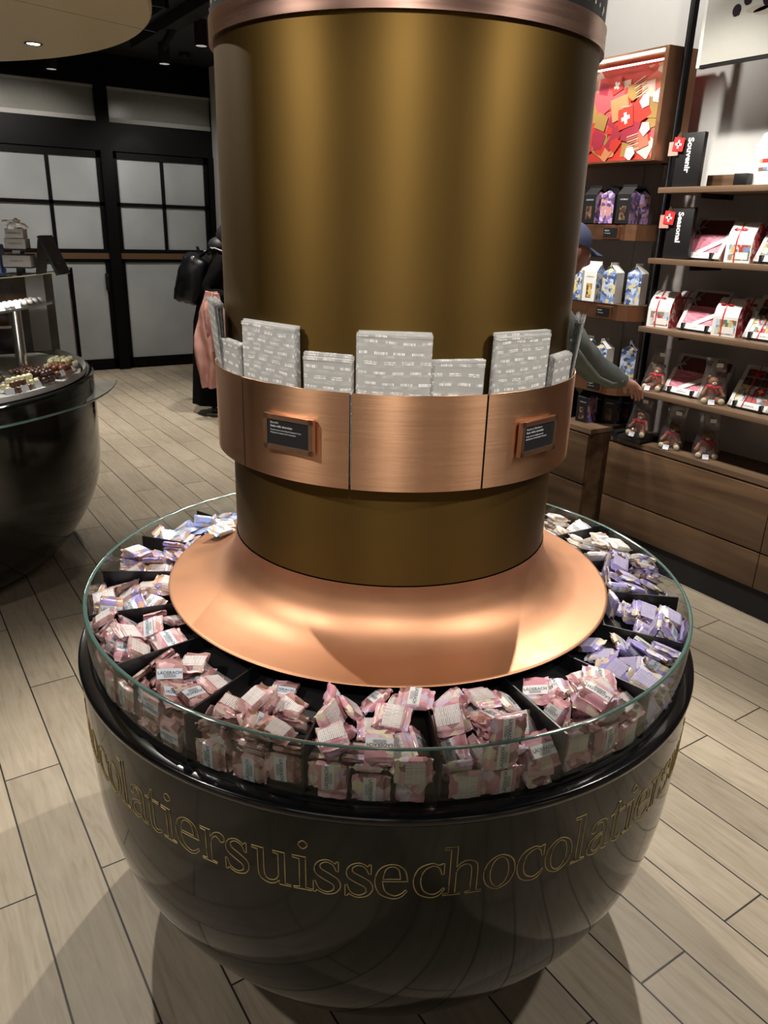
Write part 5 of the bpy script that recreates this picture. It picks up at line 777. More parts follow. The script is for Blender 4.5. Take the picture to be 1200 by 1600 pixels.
COMP = {
 -87: ('pink', 'pink and cream wrapped chocolate in the front right compartment of the tray'),
 -106: ('pink', 'pink and cream wrapped chocolate in the front compartment right of the centre divider'),
 -125: ('pink', 'pink and cream wrapped chocolate in the front compartment left of the centre divider'),
 -144: ('dusky', 'dusky pink and brown wrapped chocolate in the front left compartment'),
 -163: ('dusky', 'dusky rose wrapped chocolate in the left compartment below the empty black corner'),
 178: ('rose', 'rose pink wrapped chocolate in the far left compartment of the tray'),
 160: ('purple', 'purple and peach wrapped chocolate in the lower left rear compartment'),
 141: ('purple', 'purple and peach wrapped chocolate in the compartment next to the blue ones'),
 122: ('blue', 'light blue and orange wrapped chocolate at the back left of the tray'),
 103: ('blue', 'light blue and orange wrapped chocolate half hidden behind the column, left side'),
 -68: ('lavender', 'lavender and cream wrapped chocolate in the compartment beside the pink ones'),
 -49: ('lavender', 'lavender and cream wrapped chocolate in the middle one of three lavender compartments'),
 -30: ('lavender', 'lavender and cream wrapped chocolate in the rear one of three lavender compartments'),
 -11: ('cream', 'cream and brown wrapped chocolate in the right rear compartment'),
 8: ('cream', 'cream and white wrapped chocolate at the back right beside the column'),
 27: ('cream', 'cream and white wrapped chocolate half hidden behind the column, right side'),
}
for rr_, aa_, zz_, yaw_, tl_ in ((.432, 129.5, .896, .3, .12), (.452, 123.0, .893, 1.4, .1)):   # two packs that slid up onto the copper skirt
    q_ = (Matrix.Rotation(yaw_, 4, 'Z') @ Matrix.Rotation(tl_, 4, 'X')).to_quaternion(); CANDY.append([122, rr_ * cos(rad(aa_)), rr_ * sin(rad(aa_)), zz_, *q_])
for idx, (c, x, y, z, qw, qx, qy, qz) in enumerate(CANDY):
    fl, lab = COMP[c]; meshes, band, back = FLAV[fl]
    o = link('wrapped_chocolate', meshes[idx % 4], None, None, None, lab, 'chocolate', lab.split(' in the ')[0].split(' at the ')[0].split(' half ')[0] + 's, tray section %s' % {-87: 'front right', -106: 'front right of centre', -125: 'front left of centre', -144: 'front left', -163: 'left', 178: 'far left', 160: 'lower left rear', 141: 'left rear', 122: 'back left', 103: 'behind column left', -68: 'right front', -49: 'right middle', -30: 'right rear', -11: 'far right rear', 8: 'back right', 27: 'behind column right'}[c])
    q = Quaternion((qw, qx, qy, qz)); o.matrix_world = Matrix.Translation((x, y, z)) @ q.to_matrix().to_4x4()
    up = (q @ Vector((0, 0, 1))).z
    side = (idx * 7919) % 10
    link('label_band', BANDS[band], o)
    if z > .775: link('lettering', LETT, o.children[0])
    link('ingredients_label', BACKS[back], o)
# ------------------------------------------------------------ curved counter on the left
CX, CY = -1.07, 2.845
C_ = thing('curved_sweets_counter', 'black round bowl-shaped counter with a glass case, at the left edge', 'counter', (CX, CY, 0))
CP = [(r + .37, z) for r, z in BP]
G().lathe([(0, .012)] + CP + [(1.043, .80), (1.043, .895), (1.03, .90), (.985, .90)], 160).obj('bowl', 'bowl_black', C_, ang=60)
G().lathe([(0, 0), (.62, 0), (.62, .013), (0, .013)], 64).obj('plinth', 'black_matt', C_)
g = G().lathe([(1.146, .846), (1.146, .854), (1.04, .854), (1.04, .846), (1.146, .846)], 90, rad(-150), rad(-15), capends=True).obj('glass_ledge', 'glass', C_, fix=False)
G().lathe([(1.1465, .845), (1.1485, .850), (1.1465, .855)], 90, rad(-150), rad(-15)).obj('polished_edge', 'glass_edge', g)
G().lathe([(0, .895), (.99, .895), (1.0, .905), (1.01, .925), (1.015, .905)], 120).obj('display_tray', 'counter_white', C_)
CV = [(-1.75, 2.40), (-1.5, 2.19), (-1.15, 2.10), (-.75, 2.17), (-.442, 2.374), (-.253, 2.606), (-.09, 2.84), (-.04, 2.98)]
CVs = [Vector((x - CX, y - CY)) for x, y in smooth_prof(CV, 5)]
def wallsheet(g, pts, z0, z1, mi=0):
    vs = []
    for p in pts: vs += [(p.x, p.y, z0), (p.x, p.y, z1)]
    g.add(vs, [(2 * i, 2 * i + 2, 2 * i + 3, 2 * i + 1) for i in range(len(pts) - 1)], mi)
g = G(); wallsheet(g, CVs, .93, 1.35); g.obj('case_glass', 'case_glass', C_, fix=False)
def slab(pts, z0, z1, inner, name, mat):
    n = len(pts); ring = [(p.x, p.y) for p in pts] + [(x - CX, y - CY) for x, y in inner]
    return G().extr(ring, z0, z1).obj(name, mat, C_, smooth=False)
slab(CVs, 1.350, 1.358, [(-.30, 3.15), (-.7, 2.95), (-1.2, 2.85), (-1.7, 2.95)], 'glass_top', 'case_glass')
G().tube([(p.x, p.y, 1.354) for p in CVs], .006, 6).obj('top_rail', 'chrome', C_)
ins = [p * .92 for p in CVs[3:-3]]
slab(ins, 1.196, 1.206, [(-.42, 2.95), (-.8, 2.72), (-1.2, 2.65), (-1.6, 2.7)], 'middle_shelf', 'chrome')
pe = CVs[-1]
G().box(pe.x - .012, pe.x + .008, pe.y - .02, pe.y + .012, .91, 1.36).obj('end_post', 'black_frame', C_, smooth=False)
G().box(-.95, .975, .34, .36, .91, 1.34).obj('case_back', 'black_gloss', C_, smooth=False)
G().box(.84, .93, .33, .339, .92, 1.33).obj('case_pillar', 'grey_sill', C_, smooth=False)
G().box(-.9, .74, .20, .32, 1.06, 1.072).obj('back_shelf', 'chrome', C_, smooth=False)
G().cyl((-.36 - CX, 2.70 - CY, .90), (-.36 - CX, 2.70 - CY, 1.2), .026, n=20).obj('shelf_post', 'chrome', C_)
# truffles: rows in the tray and on the middle shelf
def truffle(mat):
    g = G().ball((0, 0, .0140), .0152, 12, 8, 0, (1, 1, .92)); return g.mesh('truffle', [mat], True)
TRM = {k: truffle('truffle_' + k) for k in ('dark', 'milk', 'white', 'pearl')}
TL = {'dark': ('round dark chocolate truffle in the lower tray of the glass case', 'dark truffles in the counter tray'),
      'milk': ('round milk chocolate truffle in the lower tray of the glass case', 'milk truffles in the counter tray'),
      'white': ('round pale yellow white chocolate truffle in the lower tray of the case', 'white truffles in the counter tray'),
      'pearl': ('frosted pale truffle on the raised middle shelf of the glass case', 'pale truffles on the middle shelf')}
rn = random.Random(4)
def heap(cx, cy, ax, n, m, mat, layers=2, z0=.906, sp=.0315):
    """n x m block of truffles along direction ax, stacked in layers"""
    a = rad(ax); ux, uy = cos(a), sin(a)
    for l in range(layers):
        for i in range(n - l):
            for j in range(m - l):
                dx = (i - (n - 1 - l) / 2) * sp; dy = (j - (m - 1 - l) / 2) * sp
                k = mat if isinstance(mat, str) else mat[(i * 3 + j) % len(mat)]
                link('truffle', TRM[k], None, (cx + dx * ux - dy * uy + rn.uniform(-.002, .002), cy + dx * uy + dy * ux + rn.uniform(-.002, .002), z0 + l * .0235), None, TL[k][0], 'truffle', TL[k][1])
heap(-.185, 2.70, 62, 5, 4, 'white', 2)
heap(-.225, 2.52, 58, 5, 4, 'milk', 2)
heap(-.330, 2.385, 50, 4, 4, 'dark', 2)
heap(-.365, 2.60, 50, 5, 3, ['milk', 'dark'], 1)
heap(-.455, 2.165, 42, 4, 2, ['milk', 'white', 'dark'], 2)
heap(-.435, 2.27, 42, 6, 2, 'white', 2)
heap(-.53, 2.42, 45, 4, 3, ['dark', 'white', 'milk'], 2)
for i in range(17):
    f = 13.5 + i * .95; k0 = int(f); p = CVs[k0].lerp(CVs[min(k0 + 1, len(CVs) - 1)], f - k0)
    for q, rr in ((.885, 0), (.845, 1)):
        pale = i > 5 or rr
        link('truffle', TRM['pearl' if pale else 'milk'], None, (CX + p.x * q, CY + p.y * q, 1.207), None, TL['pearl'][0] if pale else 'milk chocolate truffle at the front of the raised middle shelf', 'truffle', TL['pearl'][1] if pale else 'milk truffles on the middle shelf')
tagm = G().box(-.019, .019, -.001, .001, 0, .026, M=Matrix.Rotation(-.35, 4, 'X')).mesh('price_tag', ['tag_white'], False)
for x, y, z, a, lab in ((-.50, 2.055, .92, 20, 'white price tag at the very left of the lower truffle tray'), (-.435, 2.105, .92, 35, 'wide white price tag in front of the white and milk truffles'),
    (-.375, 2.16, .92, 42, 'white price tag in front of the dark truffles'), (-.235, 2.37, .925, 55, 'white price tag before the milk truffle heap'), (-.165, 2.48, .925, 62, 'white price tag before the pale truffle heap'),
    (-.44, 2.47, 1.207, 45, 'left small price tag on the edge of the middle shelf'), (-.36, 2.56, 1.207, 50, 'middle small price tag on the edge of the middle shelf'), (-.245, 2.76, 1.207, 60, 'small price tag at the right end of the middle shelf')):
    link('price_tag', tagm, None, (x, y, z), (0, 0, rad(a)), lab, 'price tag', 'price tags in the glass case')

# things on top of the counter
def cbox(name, x, y, z, w, d, h, rz, label, cat='box', mat='grey_card', feet=True):
    t = thing(name, label, cat, (x, y, z), rz)
    G().bbox(-w / 2, w / 2, -d / 2, d / 2, 0, h, .003).obj('carton', mat, t)
    vs, fs = text_geo('L\u00c4DERACH', .011, 0, 'CENTER'); G().add([(a, b2, 0) for a, b2, _ in vs], fs, 0, frame((0, -d / 2 - .0008, h * .45), (1, 0, 0), (0, 0, 1))).obj('print', 'ink', t, smooth=False)
    return t
BZ = rad(-26)
BX, BY = -.335, 2.53
st = thing('box_stack_plates', 'thin black plates between the stacked white boxes on the glass counter top', 'display stand', (BX, BY, 1.358), BZ)  # thin black plates filling the gaps in the box stack
G().box(-.055, .055, -.04, .04, 0, .004).box(-.055, .055, -.04, .04, .026, .030).box(-.013, .013, -.02, .02, 0, .03).obj('lower_tier', 'black_satin', st)
G().box(-.055, .055, -.04, .04, .081, .085).box(-.055, .055, -.04, .04, .1, .104).obj('upper_tier', 'black_satin', st)
G().box(-.016, .016, -.03, .03, .08, .104).obj('spacer', 'grey_card', st)
cbox('gift_box', BX, BY, 1.389, .118, .08, .049, BZ, 'widest pale gift box, lowest of the stack on the glass counter')
cbox('gift_box', BX, BY, 1.463, .088, .07, .044, BZ, 'pale gift box in the middle of the stack on the counter')
cbox('gift_box', BX, BY, 1.508, .076, .062, .04, BZ, 'smallest pale gift box, topmost of the stack on the counter')
def crumple(name, loc, r, label, seed):
    bm = bmesh.new(); bmesh.ops.create_icosphere(bm, subdivisions=3, radius=r); q = random.Random(seed)
    from mathutils import noise
    for v in bm.verts:
        n = noise.noise(v.co * (2.6 / r) * .45 + Vector((seed, 0, 0))); n2 = noise.noise(v.co * (6 / r) * .5)
        v.co *= 1 + n * .9 + n2 * .35; v.co.z *= .62
    g = G(); g.frombm(bm); o = g.obj(name, 'white_paper', ang=15, label=label, cat='paper'); o.location = loc; return o
crumple('crumpled_tissue_paper', (BX, BY, 1.563), .036, 'white crumpled tissue paper on top of the pale gift boxes', 3)
# black easel sign seen edge-on
e = thing('easel_sign', 'black tent-shaped easel sign standing on the glass counter top', 'sign', (-.205, 2.505, 1.358), rad(-32))
G().box(-.006, .006, -.07, .07, 0, .175, M=T(.045, 0, 0, 0, 0, rad(-22))).obj('front_board', 'black_satin', e, smooth=False)
G().box(-.004, .004, -.05, .05, 0, .15, M=T(-.055, 0, 0, 0, 0, rad(10))).obj('back_leg', 'black_satin', e, smooth=False)
G().box(-.05, .05, -.045, -.04, .045, .055).obj('brace', 'black_satin', e, smooth=False)
b_ = thing('blue_staff_block', 'dark blue block standing in for staff in blue, cut off at the left edge beside the pale gift boxes', 'box', (-.425, 2.62, 1.358), BZ)  # plain blue block standing in for staff in blue clothing
G().bbox(-.035, .035, -.03, .03, 0, .12, .003).obj('carton', 'blue_cloth', b_)
G().bbox(-.036, .036, -.031, .031, .085, .121, .003).obj('lid', 'blue_cloth', b_)

# ------------------------------------------------------------ right hand shelving
CF_ = 2.20
def cab(name, x0, x1, y0, y1, z0, z1, label, seams, end=None):
    t = thing(name, label, 'cabinet', ((x0 + x1) / 2, (y0 + y1) / 2, 0))
    ox, oy = (x0 + x1) / 2, (y0 + y1) / 2
    pts = [(x0, y0), (x1, y0), (x1, y1), (x0, y1)] if end is None else end
    body = G().extr([(px - ox, py - oy) for px, py in pts], z0, z1 - .03); body.obj('body', 'walnut', t, smooth=False)
    big = [(px - ox + (-.008 if px == x0 else 0), py - oy) for px, py in pts]
    G().extr(big, z1 - .025, z1).obj('cabinet_top', 'walnut_light', t, smooth=False)
    G().extr([(px - ox + (.0 if px != x0 else .004), py - oy) for px, py in pts], z1 - .03, z1 - .025).obj('shadow_gap', 'black_matt', t, smooth=False)
    return t, ox, oy
t, ox, oy = cab('low_drawer_cabinet', CF_ + .02, X1 - .02, -1.5, 1.285, .13, .622, 'long low walnut cabinet with two wide drawer fronts under the gift shelves', None)
ys = [-1.5, -.55, .37, 1.285]
for i in range(3):
    for z0, z1 in ((.135, .300), (.307, .588)):
        G().bbox(CF_ - ox, CF_ + .019 - ox, ys[i] + .002 - oy, ys[i + 1] - .002 - oy, z0, z1, .002).obj('drawer_front', 'walnut', t)
G().box(CF_ + .0 - ox + .01, X1 - .06 - ox, -1.5 - oy, 1.28 - oy, 0, .13).obj('kick', 'black_matt', t, smooth=False)
E2 = [(CF_, 1.40), (CF_ + .20, 1.285 + .07), (X1 - .02, 1.36), (X1 - .02, 2.6), (CF_ - .0, 2.6)]
E2 = [(2.15, 1.385), (X1 - .02, 1.30), (X1 - .02, 2.6), (2.15, 2.6)]
E2 = [(2.13, 1.345), (2.45, 1.335), (X1 - .02, 1.335), (X1 - .02, 2.6), (2.13, 2.6)]
t, ox, oy = cab('low_corner_cabinet', 2.13, X1 - .02, 1.335, 2.6, .1, .645, 'lower walnut cabinet beyond the first, holding the purple cartons', None, E2)
for z0, z1 in ((.105, .340), (.347, .61)): G().bbox(2.112 - ox, 2.13 - ox, 1.35 - oy, 2.58 - oy, z0, z1, .002).obj('drawer_front', 'walnut', t)
G().box(2.18 - ox, X1 - .06 - ox, 1.36 - oy, 2.58 - oy, 0, .1).obj('kick', 'black_matt', t, smooth=False)

SH = [(.883, 1.20, 'lowest walnut shelf board holding teddy bears and pink bark boxes'), (1.186, 1.20, 'second walnut shelf board with house-shaped boxes, counted from the bottom'), (1.50, 1.20, 'third walnut shelf board, behind the lower black name panel'), (1.806, 1.20, 'top walnut shelf board carrying the upper black name panel')]
for z, y1, lab in SH:
    t = thing('shelf_board', lab, 'shelf', ((CF_ + X1) / 2, .1, z)); w = (X1 - CF_) / 2
    G().bbox(-w, w - .02, -1.6, y1 - .1, -.024, 0, .0015).obj('board', 'walnut_light', t)
    for yy in (1.0, -.3): G().box(-w + .06, w - .02, yy - .1, yy - .09, -.045, -.024).obj('bracket', 'black_satin', t, smooth=False)
po = thing('black_shelf_post', 'tall black upright post between the gift shelves and the carton racks', 'post', (2.285, 1.213, 0))
G().box(-.015, .015, -.0115, .0115, 0, ZC - .001).obj('post', 'black_frame', po, smooth=False)
G().box(-.017, -.015, -.004, .004, .6, ZC - .2).obj('slot_strip', 'black_matt', po, smooth=False)
po2 = clone(po, (2.285, -1.62, 0), label='second black upright post, beyond the right edge of the photo')

# copper carton trays of the second bay
def rack(z, y0, y1, label, lbl=True, vis=True):
    t = thing('copper_rack_tray', label, 'shelf', (2.36, (y0 + y1) / 2, z)); oy = (y0 + y1) / 2
    pts = [(-.17, y1 - oy), (-.17, y0 + .10 - oy), (-.145, y0 + .055 - oy), (-.06, y0 + .01 - oy), (.20, y0 - oy), (.20, y1 - oy)]
    G().extr(pts, -.004, 0).obj('tray_base', 'walnut', t, smooth=False)
    g = G()
    for (xa, ya), (xb, yb) in zip(pts[:5], pts[1:5]):
        vs = [(xa, ya, -.075), (xb, yb, -.075), (xb, yb, .0), (xa, ya, .0), (xa + .006, ya + .003, -.075), (xb + .006, yb + .003, -.075), (xb + .006, yb + .003, .0), (xa + .006, ya + .003, .0)]
        g.add(vs, [(0, 1, 2, 3), (7, 6, 5, 4), (3, 2, 6, 7), (4, 5, 1, 0)])
    g.obj('copper_fascia', 'shelf_copper', t, ang=40)
    if lbl:
        h = G().box(-.180, -.170, y0 + .13 - oy, y0 + .235 - oy, -.070, -.012).obj('label_holder', 'shelf_copper', t, smooth=False)
        G().box(-.1815, -.1795, y0 + .14 - oy, y0 + .225 - oy, -.062, -.020).obj('label_card', 'black_satin', h, smooth=False)
        g = G()
        for k, (s0, tx) in enumerate(((.0095, 'Squares'), (.006, 'Swiss chocolate'))):
            vs, fs = text_geo(tx, s0); g.add([(x, y, 0) for x, y, _ in vs], fs, 0, frame((-.182, y0 + .218 - oy, -.034 - k * .012), (0, -1, 0), (0, 0, 1)))
        g.obj('label_lettering', 'ink_silver', h, smooth=False)
    return t
rack(1.648, 1.25, 2.5, 'upper copper rack tray with black and purple cartons')
rack(1.272, 1.235, 2.5, 'middle copper rack tray with white and blue cartons')
rack(.900, 1.235, 2.5, 'lowest copper rack tray, behind the reaching arm')

# gable-top cartons
def carton(w, d, h, face, side, window, ribbon=None):
    """front faces local -y"""
    t = thing('gable_carton', '', 'carton'); g = G(); hb = h * .80
    g.add([(-w / 2, -d / 2, 0), (w / 2, -d / 2, 0), (w / 2, d / 2, 0), (-w / 2, d / 2, 0), (-w / 2, -d / 2, hb), (w / 2, -d / 2, hb), (w / 2, d / 2, hb), (-w / 2, d / 2, hb), (-w / 2 * .96, 0, h), (w / 2 * .96, 0, h)],
          [(0, 1, 5, 4), (2, 3, 7, 6), (4, 5, 9, 8), (6, 7, 8, 9), (3, 2, 1, 0)], 0)
    g.add([(-w / 2, -d / 2, 0), (-w / 2, d / 2, 0), (-w / 2, d / 2, hb), (-w / 2, -d / 2, hb), (-w / 2 + .010, 0, h - .012)], [(1, 0, 3, 2), (2, 3, 4)], 1)
    g.add([(w / 2, -d / 2, 0), (w / 2, d / 2, 0), (w / 2, d / 2, hb), (w / 2, -d / 2, hb), (w / 2 - .010, 0, h - .012)], [(0, 1, 2, 3), (3, 2, 4)], 1)
    g.obj('carton_body', [face, side], t, smooth=False, fix=False)
    G().box(-w / 2, w / 2, -.0012, .0012, h - .012, h + .010).obj('top_seam', face, t, smooth=False)
    G().box(-w * .22, w * .22, -d / 2 - .0008, -d / 2, hb * .12, hb * .60).obj('window', window, t, smooth=False)
    vs, fs = text_geo('L\u00c4DERACH', .0085, 0, 'CENTER'); ink = 'ink_silver' if face == 'black_satin' else 'ink'
    G().add([(a, b2, 0) for a, b2, _ in vs], fs, 0, frame((0, -d / 2 - .001, hb * .80), (1, 0, 0), (0, 0, 1))).obj('lettering', ink, t, smooth=False)
    return t
cw, cd, ch = .075, .075, .165
base_p = carton(cw, cd, ch, 'black_satin', 'carton_purple', 'choc_window')
base_b = carton(cw, cd, ch + .02, 'white_card', 'carton_blue', 'nut_window')
def place_cartons(proto, z, spec, grp, first):
    for i, (x, y, rz, lab) in enumerate(spec):
        if i == 0 and first: proto.location = (x, y, z); proto.rotation_euler = (0, 0, rz); proto['label'] = lab; proto['group'] = grp
        else: clone(proto, (x, y, z), (0, 0, rz), lab, grp)
F_ = rad(-90)     # carton front towards -x (the aisle)
place_cartons(base_p, 1.649, [
 (2.225, 1.385, F_ + rad(8), 'black and purple carton at the right end of the upper copper rack tray'),
 (2.235, 1.495, F_ - rad(82), 'second black and purple carton from the right on the upper rack tray'),
 (2.225, 1.60, F_ + rad(5), 'black and purple carton above the navy cap'),
 (2.235, 1.71, F_ - rad(85), 'black and purple carton on the upper rack tray, next to the column'),
 (2.34, 1.42, F_, 'black carton in the back row of the upper rack tray, right end'),
 (2.35, 1.56, F_, 'black carton in the back row of the upper rack tray, middle')], 'black and purple cartons', True)
place_cartons(base_b, 1.273, [
 (2.31, 1.335, F_ - rad(75), 'white carton with its plain back showing at the end of the middle rack tray'),
 (2.235, 1.425, F_ - rad(78), 'white and blue carton with a plain side, second from the right of the middle rack'),
 (2.235, 1.55, F_ + rad(8), 'white carton with a window onto nuts, on the middle rack tray'),
 (2.235, 1.65, F_ - rad(80), 'patterned blue and yellow side of a white carton on the middle rack tray'),
 (2.235, 1.75, F_ + rad(5), 'white and blue carton closest to the gold column on the middle rack tray')], 'white and blue cartons', True)
place_cartons(base_b, .901, [
 (2.33, 1.335, F_ + rad(-60), 'blue sided carton at the end of the lowest copper rack tray'),
 (2.24, 1.43, F_ - rad(78), 'white and blue carton just above the reaching hand'),
 (2.25, 1.56, F_ + rad(5), 'white topped carton peeking over the grey green sleeve')], 'white and blue cartons', False)
place_cartons(base_p, .646, [
 (2.24, 1.50, F_ + rad(4), 'dark purple carton on the corner cabinet under the reaching arm, front'),
 (2.23, 1.63, F_ - rad(80), 'dark purple carton on the corner cabinet beside the copper belt'),
 (2.35, 1.42, F_ + rad(20), 'dark purple carton on the corner cabinet behind the front ones, right'),
 (2.37, 1.53, F_ + rad(20), 'dark purple carton on the corner cabinet behind the front ones, left'),
 (2.44, 1.38, F_ + rad(10), 'dark purple carton deepest in the shadow of the corner cabinet')], 'black and purple cartons', False)

# ---- products of the gift shelves.  front faces local -y, rotated so that it looks along -x
def bow(g, c, s, mi=0, M=None):
    c = Vector(c)
    for sg in (-1, 1):
        g.ribbon([c, c + Vector((sg * s * .5, -.006, s * .22)), c + Vector((sg * s, -.003, s * .10)), c + Vector((sg * s * .5, -.002, -s * .05)), c], s * .22, (0, 0.4, 1), mi, M)
        g.ribbon([c, c + Vector((sg * s * .35, -.004, -s * .4)), c + Vector((sg * s * .75, -.001, -s * .75))], s * .2, (1, 0, .3), mi, M)
    g.ball(c, s * .13, 8, 6, mi, M=M)
def bark_box(kind):
    """open-front tilted tray box: white frame, window with chocolate, lid flap and ribbon, on a black prop"""
    t = thing('chocolate_gift_box', '', 'gift box')
    w, h, d = .205, .205, .035; M = Matrix.Translation((0, -.045, .006)) @ Matrix.Rotation(rad(-30), 4, 'X')
    f = .020
    g = G().box(-w / 2, w / 2, 0, d, 0, h, M=M); g.obj('box_back', 'grey_card', t, smooth=False)
    g = G().bbox(-w / 2, -w / 2 + f, -.008, 0, 0, h * .62, .003, M=M).bbox(w / 2 - f, w / 2, -.008, 0, 0, h * .62, .003, M=M).bbox(-w / 2, w / 2, -.008, 0, 0, f * 1.5, .003, M=M)
    g.obj('white_sleeve', 'white_card', t)
    g = G()
    if kind == 'bark':
        vs = []; nx, nz = 14, 16; q = random.Random(2)
        for j in range(nz + 1):
            for i in range(nx + 1): vs.append(((i / nx - .5) * (w - 2 * f), -.003 - q.uniform(0, .004), f + j / nz * (h * .58 - f)))
        g.add(vs, [(j * (nx + 1) + i, j * (nx + 1) + i + 1, (j + 1) * (nx + 1) + i + 1, (j + 1) * (nx + 1) + i) for j in range(nz) for i in range(nx)], 0, M)
        g.obj('pink_bark', 'pink_choc', t, ang=8)
        G().box(-w / 2 + f, w / 2 - f, -.002, 0, h * .58, h * .93, M=M).obj('dark_bark', 'dark_choc', t, smooth=False)
        g = G(); c = (-w * .36, -.012, h * .70); bow(g, c, .035, 0, M); g.ribbon([(-w * .36, -.010, h * .7), (-w * .1, -.010, h * 1.02)], .010, (1, 0, .6), 0, M); g.obj('grey_ribbon', 'grey_ribbon', t)
        g = G().ribbon([(-.02, -.0095, f * 1.3), (w / 2 - f * .8, -.0095, h * .45)], .022, (1, 0, -1), 0, M); g.obj('white_flap', 'white_card', t)
    else:
        cols = ['mini_views', 'red', 'ink_white', 'choc_window']
        g = G(); n = 4; cs = (w - 2 * f) / n
        for j in range(2):
            for i in range(n):
                x0 = -w / 2 + f + i * cs; z0 = f * 1.5 + j * cs * .95; swiss = (i, j) == (2, 1)
                g.box(x0 + .001, x0 + cs - .001, -.005, 0, z0 + .001, z0 + cs * .95 - .001, 1 if swiss else 0, M=M)
                if swiss:
                    cx, cz = x0 + cs / 2, z0 + cs * .47; g.box(cx - .0035, cx + .0035, -.0056, -.005, cz - .012, cz + .012, 2, M=M).box(cx - .012, cx + .012, -.0056, -.005, cz - .0035, cz + .0035, 2, M=M)
        g.obj('picture_squares', cols, t, smooth=False)
        g = G()
        for j in range(2):
            for i in range(n):
                x0 = -w / 2 + f + i * cs; z0 = f * 1.5 + (j + 2) * cs * .95; g.bbox(x0 + .002, x0 + cs - .002, -.006, 0, z0 + .002, z0 + cs * .9, .003, 0, M)
        g.obj('chocolate_squares', 'truffle_dark', t)
        g = G(); bow(g, (-w * .14, -.013, h * .80), .036, 0, M); g.ribbon([(-w * .14, -.0095, 0), (-w * .14, -.0095, h)], .006, (1, 0, 0), 0, M); g.obj('red_ribbon', 'red_ribbon', t)
    vs, fs = text_geo('L\u00c4DERACH', .010, 0, 'CENTER'); G().add([(a, b2, 0) for a, b2, _ in vs], fs, 0, M @ frame((0, -.0085, f * .45), (1, 0, 0), (0, 0, 1))).obj('lettering', 'ink', t, smooth=False)
    G().box(-.07, -.058, -.06, -.04, 0, .035).box(.058, .07, -.06, -.04, 0, .035).box(-.075, .075, -.055, .06, 0, .006).box(-.01, .01, .04, .05, 0, .12).obj('black_prop', 'black_satin', t, smooth=False)
    return t
bark = bark_box('bark'); cards = bark_box('cards')
def house_box():
    t = thing('house_shaped_box', '', 'gift box'); w, d, h, hb = .115, .12, .165, .085
    # rounded white roof panel in front, red patterned gable sides
    prof = [(-d / 2, 0), (-d / 2, hb), (-d / 2 + .012, hb + .035), (-.016, h - .006), (0, h), (.016, h - .006), (d / 2 - .012, hb + .035), (d / 2, hb), (d / 2, 0)]
    g = G(); n = len(prof); vs = [(x, y, z) for x in (-w / 2, w / 2) for y, z in prof]
    g.add(vs, [(i, i + 1, n + i + 1, n + i) for i in range(n - 1)], 0); g.add(vs, [tuple(range(n)), tuple(reversed(range(n, 2 * n)))], 1)
    g.obj('box_body', ['white_card', 'carton_red'], t, smooth=False, fix=False)
    G().box(-w * .36, w * .46, -d / 2 - .001, -d / 2, hb * .12, hb * .86).obj('picture_window', 'mini_views', t, smooth=False)
    G().box(-w * .10, w * .40, -d / 2 - .0016, -d / 2 - .001, hb * .16, hb * .5).obj('name_card', 'white_card', t, smooth=False)
    off = -.0018
    pr = [(-.012, -d / 2 + off, 0), (-.012, -d / 2 + off, hb), (-.012, -d / 2 + .011 + off, hb + .035), (-.012, -.017, h - .004), (-.012, 0, h + .0015)]
    g = G().ribbon(pr, .006, (1, 0, 0)); bow(g, (-.012, -d / 2 + .022, h * .80), .030); 
    for x in (-w / 2 - .001, w / 2 + .001): g.ribbon([(x, 0, 0), (x, 0, h - .01)], .006, (0, 1, 0))
    g.obj('red_ribbon', 'red_ribbon', t, fix=False)
    return t
house = house_box()
